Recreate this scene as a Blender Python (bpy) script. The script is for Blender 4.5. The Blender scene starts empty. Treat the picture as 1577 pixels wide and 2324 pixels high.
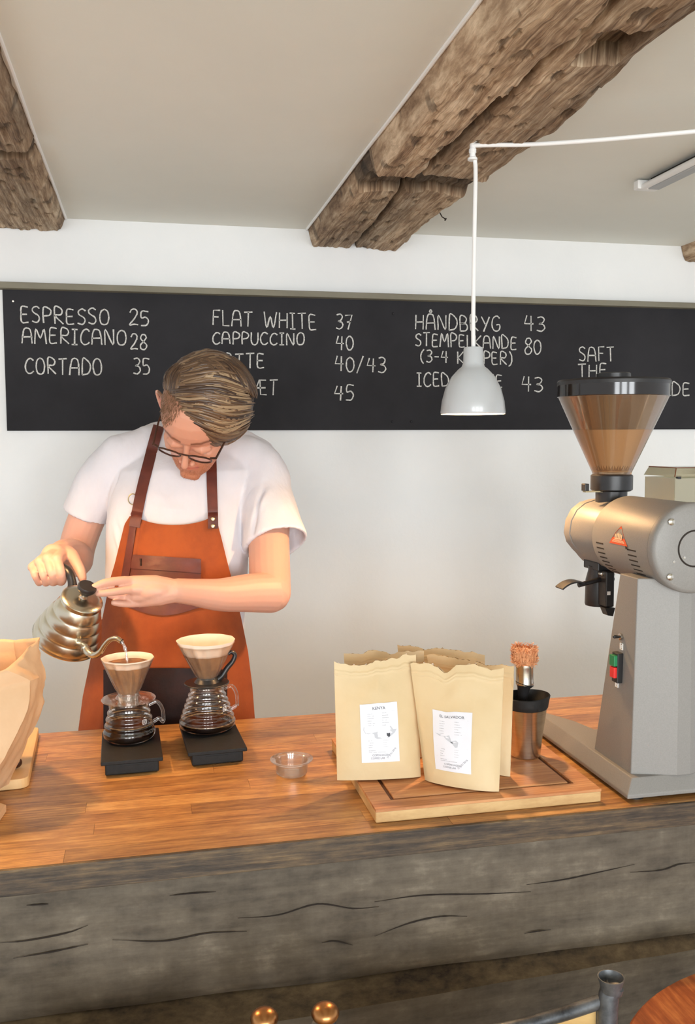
import bpy, bmesh, math, random
import numpy as np
from mathutils import Vector, Matrix

# ------------------------------------------------------------------ camera
W_, H_ = 1577, 2324
FOC, YAW, PIT, ROL = 2072.0, .21477, .07916, -.004425
Fv = np.array([math.sin(YAW)*math.cos(PIT), math.cos(YAW)*math.cos(PIT), -math.sin(PIT)])
r0 = np.array([math.cos(YAW), -math.sin(YAW), 0.0]); u0 = np.cross(r0, Fv)
Rv = r0*math.cos(ROL)+u0*math.sin(ROL); Uv = u0*math.cos(ROL)-r0*math.sin(ROL)
CAM = np.array([0, 0, 1.5])
sc = bpy.context.scene
COL = sc.collection
cd = bpy.data.cameras.new('camera'); cam = bpy.data.objects.new('camera', cd); COL.objects.link(cam)
cd.sensor_fit = 'VERTICAL'; cd.sensor_height = 24; cd.sensor_width = 24*W_/H_; cd.lens = 24*FOC/H_
cd.clip_start = .05
cam.matrix_world = Matrix(((Rv[0], Uv[0], -Fv[0], CAM[0]), (Rv[1], Uv[1], -Fv[1], CAM[1]), (Rv[2], Uv[2], -Fv[2], CAM[2]), (0, 0, 0, 1)))
sc.camera = cam
# ------------------------------------------------------------------ world, light, exposure
wd = bpy.data.worlds.new('world'); sc.world = wd; wd.use_nodes = True
wd.node_tree.nodes['Background'].inputs[0].default_value = (.93, .96, 1, 1)
wd.node_tree.nodes['Background'].inputs[1].default_value = 1.18
for i, x in enumerate((-1.5, .1, 1.7)):
    ld = bpy.data.lights.new('window_light', 'AREA'); ld.shape = 'RECTANGLE'; ld.size = 1.1; ld.size_y = 1.7
    ld.energy = 118; ld.color = (.93, .97, 1)
    lo = bpy.data.objects.new('window_light', ld); COL.objects.link(lo)
    lo.location = (x, -4.6, 1.55); lo.rotation_euler = (math.radians(88), 0, 0)
sc.view_settings.view_transform = 'Standard'; sc.view_settings.look = 'None'
sc.view_settings.exposure = -0.10; sc.view_settings.gamma = 1; sc.view_settings.use_curve_mapping = False

# ------------------------------------------------------------------ helpers
V3 = lambda *a: np.array(a, float)
def ray(px, py): return Fv+Rv*(px-788.5)/FOC-Uv*(py-1162)/FOC
def at(px, py, d): return CAM+ray(px, py)*d
def onz(px, py, z): d = ray(px, py); return CAM+d*((z-1.5)/d[2])
def ony(px, py, y): d = ray(px, py); return CAM+d*(y/d[1])
def onx(px, py, x): d = ray(px, py); return CAM+d*(x/d[0])
def pr(p):
    q = np.array(p)-CAM; z = q@Fv
    return 788.5+FOC*(q@Rv)/z, 1162-FOC*(q@Uv)/z, z
def zat(x, y, py):
    a, b = -1., 3.
    for _ in range(40):
        m = (a+b)/2
        if pr((x, y, m))[1] > py: a = m
        else: b = m
    return a
def nrm(v): v = np.array(v, float); return v/(np.linalg.norm(v)+1e-12)
def lerp(a, b, t): return a+(b-a)*t
def interp(tab, x):
    if x <= tab[0][0]: return np.array(tab[0][1:], float)
    for p, q in zip(tab, tab[1:]):
        if x <= q[0]: return lerp(np.array(p[1:], float), np.array(q[1:], float), (x-p[0])/(q[0]-p[0]))
    return np.array(tab[-1][1:], float)
def catmull(P, n):
    P = [np.array(p, float) for p in P]; Q = [2*P[0]-P[1]]+P+[2*P[-1]-P[-2]]; out = []
    for i in range(1, len(Q)-2):
        for k in range(n):
            t = k/n
            out.append(.5*((2*Q[i])+(-Q[i-1]+Q[i+1])*t+(2*Q[i-1]-5*Q[i]+4*Q[i+1]-Q[i+2])*t*t+(-Q[i-1]+3*Q[i]-3*Q[i+1]+Q[i+2])*t**3))
    out.append(P[-1]); return out
def srgb(r, g, b):
    f = lambda c: (c/255/12.92 if c/255 <= .04045 else ((c/255+.055)/1.055)**2.4)
    return (f(r), f(g), f(b))

class MB:
    def __init__(s): s.v = []; s.f = []; s.c = []
    def add(s, vs, fs, col=None):
        o = len(s.v); s.v += [tuple(map(float, p)) for p in vs]; s.f += [tuple(i+o for i in f) for f in fs]
        s.c += [col if col is not None else 1.0]*len(vs); return o
    def box(s, c, h, R=None):
        R = np.eye(3) if R is None else R
        vs = [np.array(c)+R@np.array([sx*h[0], sy*h[1], sz*h[2]]) for sx in (-1, 1) for sy in (-1, 1) for sz in (-1, 1)]
        s.add(vs, [(0, 1, 3, 2), (4, 6, 7, 5), (0, 4, 5, 1), (2, 3, 7, 6), (0, 2, 6, 4), (1, 5, 7, 3)]); return s
    def b6(s, x0, x1, y0, y1, z0, z1):
        return s.box(((x0+x1)/2, (y0+y1)/2, (z0+z1)/2), (abs(x1-x0)/2, abs(y1-y0)/2, abs(z1-z0)/2))
    def rings(s, R, cap=True, close=False, col=None):
        n = len(R[0]); vs = [p for r in R for p in r]; fs = []
        m = len(R)
        for i in range(m if close else m-1):
            a = i*n; b = ((i+1) % m)*n
            for k in range(n):
                k2 = (k+1) % n; fs.append((a+k, a+k2, b+k2, b+k))
        if cap and not close: fs.append(tuple(range(n))[::-1]); fs.append(tuple((m-1)*n+k for k in range(n)))
        s.add(vs, fs, col); return s
    def tube(s, P, r, seg=10, flat=None, up=None, round_=False, col=None, cap=True):
        P = [np.array(p, float) for p in P]
        if not hasattr(r, '__len__'): r = [r]*len(P)
        r = list(r)
        if round_:
            a = nrm(P[0]-P[1]); b = nrm(P[-1]-P[-2]); h = []; t = []
            for k in (80, 55, 30):
                th = math.radians(k)
                h.append((P[0]+a*r[0]*math.sin(th), r[0]*math.cos(th)))
                t.insert(0, (P[-1]+b*r[-1]*math.sin(th), r[-1]*math.cos(th)))
            P = [x[0] for x in h]+P+[x[0] for x in t]; r = [x[1] for x in h]+r+[x[1] for x in t]
        T = [nrm(P[min(i+1, len(P)-1)]-P[max(i-1, 0)]) for i in range(len(P))]
        ref = np.array(up, float) if up is not None else (V3(0, 0, 1) if abs(T[0][2]) < .9 else V3(1, 0, 0))
        R = []; f = (flat or 1.0)
        for p, t, ra in zip(P, T, r):
            a = nrm(ref-t*(ref@t)); b = np.cross(t, a)
            if up is None: ref = a
            R.append([p+a*ra*f*math.cos(2*math.pi*k/seg)+b*ra*math.sin(2*math.pi*k/seg) for k in range(seg)])
        return s.rings(R, cap=cap, col=col)
    def lathe(s, prof, o=(0, 0, 0), ax=(0, 0, 1), seg=32, close=False, cap=True, warp=None):
        ax = nrm(ax); a = nrm(np.cross(ax, V3(.3, 1, .2) if abs(ax[1]) < .9 else V3(1, 0, 0))); b = np.cross(ax, a); o = np.array(o, float)
        R = []
        for (rr, z) in prof:
            ring = []
            for k in range(seg):
                th = 2*math.pi*k/seg; q = rr if warp is None else warp(rr, z, th)
                ring.append(o+ax*z+(a*math.cos(th)+b*math.sin(th))*max(q, 1e-5))
            R.append(ring)
        return s.rings(R, cap=cap, close=close)
    def ell(s, c, rad, M=None, nu=20, nv=14):
        M = np.eye(3) if M is None else M; R = []
        for i in range(1, nv):
            th = math.pi*i/nv
            R.append([np.array(c)+M@np.array([rad[0]*math.sin(th)*math.cos(2*math.pi*k/nu), rad[1]*math.sin(th)*math.sin(2*math.pi*k/nu), rad[2]*math.cos(th)]) for k in range(nu)])
        return s.rings(R)
    def grid(s, fn, nu, nv, th=None, col=None):
        P = [[np.array(fn(i/nu, j/nv), float) for i in range(nu+1)] for j in range(nv+1)]
        vs = [p for row in P for p in row]; n = nu+1
        fs = [(j*n+i, j*n+i+1, (j+1)*n+i+1, (j+1)*n+i) for j in range(nv) for i in range(nu)]
        if th is not None:
            N = []
            for j in range(nv+1):
                for i in range(nu+1):
                    du = P[j][min(i+1, nu)]-P[j][max(i-1, 0)]; dv = P[min(j+1, nv)][i]-P[max(j-1, 0)][i]
                    N.append(nrm(np.cross(du, dv)))
            o = len(vs); vs = vs+[p-q*th for p, q in zip(vs, N)]
            fs += [tuple(o+k for k in f[::-1]) for f in list(fs)]
            for i in range(nu): fs.append((i+1, i, o+i, o+i+1)); a = nv*n+i; fs.append((a, a+1, o+a+1, o+a))
            for j in range(nv): a = j*n; fs.append((a, a+n, o+a+n, o+a)); b = j*n+nu; fs.append((b+n, b, o+b, o+b+n))
        s.add(vs, fs, col); return s
    def prism(s, pts, d):
        n = len(pts); pts = [np.array(p, float) for p in pts]; d = np.array(d, float)
        s.add(pts+[p+d for p in pts], [tuple(range(n))[::-1], tuple(range(n, 2*n))]+[(i, (i+1) % n, (i+1) % n+n, i+n) for i in range(n)]); return s
    def mesh(s, name, smooth=True, ang=38):
        me = bpy.data.meshes.new(name); me.from_pydata(s.v, [], s.f); me.update()
        bm = bmesh.new(); bm.from_mesh(me); bmesh.ops.recalc_face_normals(bm, faces=bm.faces); bm.to_mesh(me); bm.free()
        if smooth:
            me.polygons.foreach_set('use_smooth', [True]*len(me.polygons)); me.set_sharp_from_angle(angle=math.radians(ang))
        return me
    def build(s, name, m, parent=None, smooth=True, ang=38, bevel=0, vcol=False, keep=True):
        me = s.mesh(name, smooth, ang)
        if vcol:
            at_ = me.color_attributes.new('tint', 'FLOAT_COLOR', 'POINT')
            at_.data.foreach_set('color', [x for c in s.c for x in ((c, c, c, 1) if not hasattr(c, '__len__') else (*c, 1))])
        return link(name, me, m, parent, bevel)
def link(name, me, m, parent=None, bevel=0):
    o = bpy.data.objects.new(name, me); COL.objects.link(o)
    if m is not None: me.materials.append(m)
    if parent is not None:
        o.parent = parent; o.matrix_parent_inverse = Matrix.Translation(parent.location).inverted() if parent.parent is None else Matrix.Translation(parent.matrix_world.translation).inverted()
        if parent.type == 'MESH': o.matrix_parent_inverse = Matrix.Identity(4)
    if bevel:
        b = o.modifiers.new('bevel', 'BEVEL'); b.width = bevel; b.segments = 2; b.limit_method = 'ANGLE'
    return o
def thing(name, label, cat, loc=(0, 0, 0), group=None):
    o = bpy.data.objects.new(name, None); COL.objects.link(o); o.location = tuple(map(float, loc)); o.empty_display_size = .05
    return tag(o, label, cat, group)
def tag(o, label, cat, group=None):
    o['label'] = label; o['category'] = cat
    if group: o['group'] = group
    return o
def struct(o): o['kind'] = 'structure'; return o
def apply_mods(o):
    dg = bpy.context.evaluated_depsgraph_get(); dg.update()
    me = bpy.data.meshes.new_from_object(o.evaluated_get(dg)); o.modifiers.clear(); o.data = me
    return o
def remesh(o, vox, sm, f=.6):
    r = o.modifiers.new('r', 'REMESH'); r.mode = 'VOXEL'; r.voxel_size = vox; r.use_smooth_shade = True
    s = o.modifiers.new('s', 'SMOOTH'); s.iterations = sm; s.factor = f
    apply_mods(o); o.data.polygons.foreach_set('use_smooth', [True]*len(o.data.polygons)); return o

# ------------------------------------------------------------------ materials
def M(name, col, rough=.5, metal=0, col2=None, nscale=8, stretch=(1, 1, 1), bump=0, bscale=None, spec=None, sheen=0, detail=6, clo=.35, chi=.65,
      rnd=None, emit=None, trans=0, vc=False, dist=.002, coat=0, sss=0, bstretch=None):
    m = bpy.data.materials.new(name); m.use_nodes = True; N = m.node_tree.nodes; L = m.node_tree.links
    b = N['Principled BSDF']; c4 = (*col, 1)
    b.inputs['Base Color'].default_value = c4; b.inputs['Roughness'].default_value = rough; b.inputs['Metallic'].default_value = metal
    if spec is not None: b.inputs['Specular IOR Level'].default_value = spec
    if sheen: b.inputs['Sheen Weight'].default_value = sheen
    if coat: b.inputs['Coat Weight'].default_value = coat
    if trans: b.inputs['Transmission Weight'].default_value = trans
    if sss: b.inputs['Subsurface Weight'].default_value = sss; b.inputs['Subsurface Radius'].default_value = (.9, .35, .2); b.inputs['Subsurface Scale'].default_value = .006
    if emit: b.inputs['Emission Color'].default_value = (*emit[0], 1); b.inputs['Emission Strength'].default_value = emit[1]
    tc = N.new('ShaderNodeTexCoord'); out = None
    def noise(scale, st, det):
        mp = N.new('ShaderNodeMapping'); mp.inputs['Scale'].default_value = st; L.new(tc.outputs['Object'], mp.inputs[0])
        n = N.new('ShaderNodeTexNoise'); n.inputs['Scale'].default_value = scale; n.inputs['Detail'].default_value = det; n.inputs['Roughness'].default_value = .62
        L.new(mp.outputs[0], n.inputs['Vector']); return n, mp
    if col2 is not None:
        n, mp = noise(nscale, stretch, detail)
        if rnd:
            oi = N.new('ShaderNodeObjectInfo'); ma = N.new('ShaderNodeMath'); ma.operation = 'MULTIPLY'; ma.inputs[1].default_value = 37; L.new(oi.outputs['Random'], ma.inputs[0])
            cx = N.new('ShaderNodeCombineXYZ'); L.new(ma.outputs[0], cx.inputs[0]); L.new(ma.outputs[0], cx.inputs[1]); L.new(cx.outputs[0], mp.inputs['Location'])
        rp = N.new('ShaderNodeValToRGB'); rp.color_ramp.elements[0].position = clo; rp.color_ramp.elements[1].position = chi
        rp.color_ramp.elements[0].color = c4; rp.color_ramp.elements[1].color = (*col2, 1)
        L.new(n.outputs[0], rp.inputs[0]); out = rp.outputs[0]
    if rnd:
        if col2 is None: oi = N.new('ShaderNodeObjectInfo')
        h = N.new('ShaderNodeHueSaturation'); mr = N.new('ShaderNodeMapRange'); mr.inputs[3].default_value = 1-rnd; mr.inputs[4].default_value = 1+rnd
        L.new(oi.outputs['Random'], mr.inputs[0]); L.new(mr.outputs[0], h.inputs['Value'])
        if out is not None: L.new(out, h.inputs['Color'])
        else: h.inputs['Color'].default_value = c4
        out = h.outputs[0]
    if vc:
        va = N.new('ShaderNodeVertexColor'); va.layer_name = 'tint'; mx = N.new('ShaderNodeMix'); mx.data_type = 'RGBA'; mx.blend_type = 'MULTIPLY'; mx.inputs[0].default_value = 1
        if out is not None: L.new(out, mx.inputs[6])
        else: mx.inputs[6].default_value = c4
        L.new(va.outputs[0], mx.inputs[7]); out = mx.outputs[2]
    if out is not None: L.new(out, b.inputs['Base Color'])
    if bump:
        n2, _ = noise(bscale or nscale, bstretch or stretch, 5); bp = N.new('ShaderNodeBump'); bp.inputs['Strength'].default_value = bump; bp.inputs['Distance'].default_value = dist
        L.new(n2.outputs[0], bp.inputs['Height']); L.new(bp.outputs[0], b.inputs['Normal'])
    return m
def G_(name, stops, layers, rough=.6, bump=.3, dist=.003, vc=False, rnd=None, spec=None):
    """stops: [(pos, colour)], layers: [(scale xyz, weight, detail)] summed into one factor"""
    m = bpy.data.materials.new(name); m.use_nodes = True; N = m.node_tree.nodes; L = m.node_tree.links
    b = N['Principled BSDF']; b.inputs['Roughness'].default_value = rough
    if spec is not None: b.inputs['Specular IOR Level'].default_value = spec
    tc = N.new('ShaderNodeTexCoord'); acc = None; wsum = sum(l[1] for l in layers); off = None
    if rnd:
        oi = N.new('ShaderNodeObjectInfo'); cx = N.new('ShaderNodeVectorMath'); cx.operation = 'SCALE'; cx.inputs[0].default_value = (31, 17, 23); L.new(oi.outputs['Random'], cx.inputs['Scale'])
        ad = N.new('ShaderNodeVectorMath'); ad.operation = 'ADD'; L.new(tc.outputs['Object'], ad.inputs[0]); L.new(cx.outputs[0], ad.inputs[1]); src = ad.outputs[0]
    else: src = tc.outputs['Object']
    wn = N.new('ShaderNodeTexNoise'); wn.inputs['Scale'].default_value = 5; wn.inputs['Detail'].default_value = 2; L.new(src, wn.inputs['Vector'])
    ws = N.new('ShaderNodeVectorMath'); ws.operation = 'SCALE'; ws.inputs['Scale'].default_value = .006; L.new(wn.outputs['Color'], ws.inputs[0])
    wa = N.new('ShaderNodeVectorMath'); wa.operation = 'ADD'; L.new(src, wa.inputs[0]); L.new(ws.outputs[0], wa.inputs[1])
    for st, w, det in layers:
        mp = N.new('ShaderNodeMapping'); mp.inputs['Scale'].default_value = st; L.new(wa.outputs[0], mp.inputs[0])
        n = N.new('ShaderNodeTexNoise'); n.inputs['Scale'].default_value = 1; n.inputs['Detail'].default_value = det; n.inputs['Roughness'].default_value = .65; L.new(mp.outputs[0], n.inputs['Vector'])
        mu = N.new('ShaderNodeMath'); mu.operation = 'MULTIPLY_ADD'; mu.inputs[1].default_value = w/wsum; L.new(n.outputs[0], mu.inputs[0])
        if acc is not None: L.new(acc, mu.inputs[2])
        else: mu.inputs[2].default_value = 0
        acc = mu.outputs[0]
    rp = N.new('ShaderNodeValToRGB'); el = rp.color_ramp.elements
    while len(el) < len(stops): el.new(.5)
    for e, (p, c) in zip(el, stops): e.position = p; e.color = (*c, 1)
    L.new(acc, rp.inputs[0]); out = rp.outputs[0]
    if rnd:
        h = N.new('ShaderNodeHueSaturation'); mr = N.new('ShaderNodeMapRange'); mr.inputs[3].default_value = 1-rnd; mr.inputs[4].default_value = 1+rnd
        L.new(oi.outputs['Random'], mr.inputs[0]); L.new(mr.outputs[0], h.inputs['Value']); L.new(out, h.inputs['Color']); out = h.outputs[0]
    if vc:
        va = N.new('ShaderNodeVertexColor'); va.layer_name = 'tint'; mx = N.new('ShaderNodeMix'); mx.data_type = 'RGBA'; mx.blend_type = 'MULTIPLY'; mx.inputs[0].default_value = 1
        L.new(out, mx.inputs[6]); L.new(va.outputs[0], mx.inputs[7]); out = mx.outputs[2]
    L.new(out, b.inputs['Base Color'])
    if bump:
        bp = N.new('ShaderNodeBump'); bp.inputs['Strength'].default_value = bump; bp.inputs['Distance'].default_value = dist; L.new(acc, bp.inputs['Height']); L.new(bp.outputs[0], b.inputs['Normal'])
    return m
def thin_glass(name, tint=(1, 1, 1), rough=.02, base=.06, body=0, bodycol=(1, 1, 1)):
    m = bpy.data.materials.new(name); m.use_nodes = True; N = m.node_tree.nodes; L = m.node_tree.links
    N.remove(N['Principled BSDF']); o = N['Material Output']
    t = N.new('ShaderNodeBsdfTransparent'); t.inputs[0].default_value = (*tint, 1)
    g = N.new('ShaderNodeBsdfGlossy'); g.inputs['Roughness'].default_value = rough; g.inputs[0].default_value = (1, 1, 1, 1)
    lw = N.new('ShaderNodeLayerWeight'); lw.inputs[0].default_value = .35
    mr = N.new('ShaderNodeMapRange'); mr.inputs[3].default_value = base; mr.inputs[4].default_value = (.75 if name != 'lens' else .16); L.new(lw.outputs['Fresnel'], mr.inputs[0])
    mx = N.new('ShaderNodeMixShader'); L.new(mr.outputs[0], mx.inputs[0]); L.new(g.outputs[0], mx.inputs[2])
    if body:
        d = N.new('ShaderNodeBsdfPrincipled'); d.inputs['Base Color'].default_value = (*bodycol, 1); d.inputs['Roughness'].default_value = .5
        m2 = N.new('ShaderNodeMixShader'); m2.inputs[0].default_value = body; L.new(t.outputs[0], m2.inputs[1]); L.new(d.outputs[0], m2.inputs[2]); L.new(m2.outputs[0], mx.inputs[1])
    else: L.new(t.outputs[0], mx.inputs[1])
    L.new(mx.outputs[0], o.inputs[0]); return m

S = srgb
m_wall = M('wall_paint', S(236, 236, 234), .85, col2=S(229, 230, 229), nscale=1.6, bump=.25, bscale=22, dist=.004)
m_ceil = M('ceiling_paint', S(230, 230, 222), .9, col2=S(226, 226, 218), nscale=2, bump=.1, bscale=160)
m_floor = M('floor_wood', S(206, 196, 178), .5, col2=S(188, 176, 156), nscale=4, stretch=(1, 8, 1))
m_board = M('chalkboard', S(32, 31, 33), .75, spec=.2, col2=S(52, 51, 54), nscale=2.2, detail=8, clo=.3, chi=.8)
m_ledge = M('ledge_grey', S(140, 135, 118), .8, col2=S(118, 113, 98), nscale=6, stretch=(.3, 1, 1))
m_chalk = M('chalk', S(222, 220, 214), .95, col2=S(140, 139, 135), nscale=260, clo=.3, chi=.78)
m_beam = G_('old_beam', [(.34, S(60, 44, 32)), (.43, S(122, 96, 72)), (.50, S(168, 142, 114)), (.57, S(206, 184, 156)), (.68, S(232, 218, 198))], [((7, 1.6, 3), .8, 5), ((110, 5, 6), 1.8, 8), ((24, 10, 10), .7, 8), ((320, 18, 12), .8, 4)], .85, 1.0, .012, vc=True)
m_stave = G_('stave_wood', [(.36, S(94, 56, 28)), (.45, S(150, 100, 54)), (.54, S(192, 140, 80)), (.66, S(228, 186, 122))], [((1.5, 6, 6), .9, 4), ((7, 190, 60), 1.3, 7), ((20, 60, 20), .9, 6), ((60, 900, 60), .5, 3)], .36, .12, .0012, rnd=.22, spec=.7)
m_bed = M('joint_dark', S(70, 42, 26), .7)
m_edge = G_('edge_wood', [(.38, S(36, 29, 23)), (.47, S(66, 54, 42)), (.55, S(96, 78, 56)), (.64, S(134, 110, 76))], [((3, 3, 24), 1, 5), ((9, 9, 170), 1.5, 8), ((24, 24, 60), .8, 6)], .6, .5, .003)
m_plank = G_('weathered_plank', [(.38, S(40, 33, 27)), (.46, S(78, 69, 57)), (.54, S(101, 91, 77)), (.66, S(148, 137, 120))], [((1.6, 2, 9), 1.2, 10), ((70, 20, 3), .14, 6), ((6, 7, 70), .55, 10), ((16, 16, 22), 1.0, 12), ((.8, 2, 2), .4, 3)], .72, .5, .003)
m_wane_lit = G_('lit_waney_edge', [(.38, S(50, 39, 27)), (.5, S(92, 76, 53)), (.62, S(120, 102, 74))], [((5, 8, 12), 1, 8), ((40, 60, 40), .8, 8)], .8, .6, .004)  # paler brown than the planks: light on the ledge put into the colour
m_crack = M('crack_dark', S(42, 34, 28), .9)
m_cream = M('grinder_silver', S(140, 137, 133), .48, metal=.08, col2=S(132, 130, 126), nscale=500, bump=.12, bscale=700, dist=.0006)
m_black = M('black_plastic', S(28, 27, 28), .38, col2=S(36, 35, 36), nscale=60)
m_blackm = M('black_matte', S(26, 26, 26), .55, spec=.25, col2=S(33, 33, 33), nscale=90, bump=.1, bscale=300)
m_steel = M('steel', S(205, 200, 190), .22, metal=1, col2=S(190, 184, 174), nscale=30, stretch=(1, 1, 12))
m_brush_st = M('brushed_steel', S(196, 187, 168), .27, metal=1, bump=.05, bscale=120, stretch=(1, 1, .1))
m_white = M('white_plastic', S(240, 240, 238), .4)
m_shade = M('lamp_shade_grey', S(186, 190, 192), .32, coat=.3)
m_shade_in = M('shade_white_inside', S(250, 240, 225), .5)
m_bulb = M('bulb_glow', S(255, 220, 170), .3, emit=((1, .68, .36), 14))
m_kraft = M('kraft_paper', S(214, 192, 152), .6, col2=S(207, 183, 141), nscale=7, bump=.35, bscale=9, dist=.006)
m_kraft_b = M('brown_bag_paper', S(216, 180, 142), .75, col2=S(208, 168, 128), nscale=5, bump=.5, bscale=7, dist=.008)
m_foil = M('foil', S(230, 228, 220), .22, metal=1, bump=.6, bscale=90)
m_label = M('label_paper', S(220, 221, 228), .5)
m_ink = M('label_ink', S(70, 72, 78), .7)
m_ink2 = M('label_grey', S(128, 131, 138), .7)
m_map = M('map_grey', S(188, 191, 198), .6)
m_bdark = G_('board_wood', [(.36, S(150, 92, 54)), (.5, S(190, 130, 82)), (.64, S(218, 164, 112))], [((3, 26, 12), 1, 5), ((9, 190, 60), 1, 8)], .5, .15, .001)
m_bend = M('board_end', S(178, 138, 88), .6, col2=S(206, 172, 120), nscale=12, stretch=(1, 1, 3), detail=9)
m_groove = M('groove', S(104, 62, 36), .6)
m_tray = M('pale_wood', S(232, 196, 142), .5, col2=S(222, 182, 128), nscale=5, stretch=(6, .6, 1))
m_skin = M('skin', (1, 1, 1), .5, vc=True, sss=.15, bump=.12, bscale=240, dist=.0006)
m_hair = M('hair', (1, 1, 1), .42, vc=True, spec=.6)
m_shirt = M('white_cotton', S(222, 218, 222), .9, col2=S(216, 213, 217), nscale=9, bump=.5, bscale=8, dist=.012, bstretch=(1, 1, .35))
m_apron = M('orange_canvas', S(158, 76, 26), .85, col2=S(140, 64, 22), nscale=14, bump=.4, bscale=12, dist=.006)
m_leather = M('brown_leather', S(100, 44, 30), .5, col2=S(80, 33, 24), nscale=22, bump=.3, bscale=60, dist=.001)
m_leather_d = M('dark_leather', S(46, 20, 14), .5, spec=.22, col2=S(28, 13, 10), nscale=14, bump=.5, bscale=14, dist=.004)
m_rivet = M('rivet_brass', S(190, 175, 140), .3, metal=1)
m_frame = M('glasses_frame', S(74, 42, 28), .3, col2=S(40, 24, 18), nscale=60)
m_eye = M('eye_white', S(225, 220, 215), .2)
m_trouser = M('dark_trousers', S(40, 42, 50), .9, col2=S(50, 52, 60), nscale=30)
m_glass = thin_glass('clear_glass', (.97, .97, .96), .02, .05)
m_plastic = thin_glass('clear_plastic', (.96, .93, .90), .06, .07, .10, S(220, 205, 190))
m_lens = thin_glass('lens', (.98, .98, .98), .02, .05)
m_water = thin_glass('water', (.95, .95, .97), .03, .2, .12, S(230, 230, 235))
m_hopper = thin_glass('smoky_hopper', (.82, .70, .57), .06, .05, .28, S(142, 108, 78))
m_hopper2 = thin_glass('smoky_box', (.80, .78, .66), .1, .07, .35, S(196, 190, 164))
m_filter = M('filter_paper', S(246, 228, 208), .8, bump=.2, bscale=60, trans=0)
m_wet = M('wet_filter', S(170, 122, 70), .5, col2=S(140, 96, 52), nscale=30)
m_coffee = M('coffee', S(26, 12, 8), .08)
m_foam = M('coffee_foam', S(190, 150, 96), .5, col2=S(60, 32, 18), nscale=160)
m_crema = M('coffee_slurry', S(150, 100, 58), .5, col2=S(80, 48, 28), nscale=60)
m_red = M('red_button', S(214, 40, 34), .35)
m_green = M('green_button', S(20, 120, 70), .35)
m_orange = M('logo_orange', S(228, 92, 40), .5)
m_logow = M('logo_pale', S(246, 206, 160), .5)
m_bristle = M('bristle', S(236, 176, 128), .8, col2=S(206, 138, 92), nscale=60)
m_table = G_('table_wood', [(.36, S(104, 48, 22)), (.5, S(160, 84, 40)), (.62, S(206, 130, 70)), (.72, S(226, 170, 110))], [((14, 3, 10), 1, 5), ((120, 9, 60), 1, 8), ((20, 14, 10), .7, 6)], .4, .2, .002)
m_tube = M('worn_metal', S(120, 124, 128), .45, metal=.7, col2=S(52, 54, 58), nscale=22, detail=8)
m_ply = M('chair_plywood', S(206, 172, 112), .5, col2=S(190, 152, 94), nscale=8, stretch=(1, 1, 6))
m_copper = M('copper_cap', S(176, 124, 78), .3, metal=1)
m_bean = M('coffee_bean', S(70, 38, 24), .4, col2=S(44, 24, 16), nscale=80)

# ------------------------------------------------------------------ room
YW = 2.85; ZC = 2.15
struct(MB().b6(-3, 4, -5, YW+.2, -.1, 0).build('floor', m_floor, smooth=False))
struct(MB().b6(-3, 4, -5, YW+.2, ZC, ZC+.15).build('ceiling', m_ceil, smooth=False))
struct(MB().b6(-3, 4, YW, YW+.15, 0, ZC).build('wall_back', m_wall, smooth=False))

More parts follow.
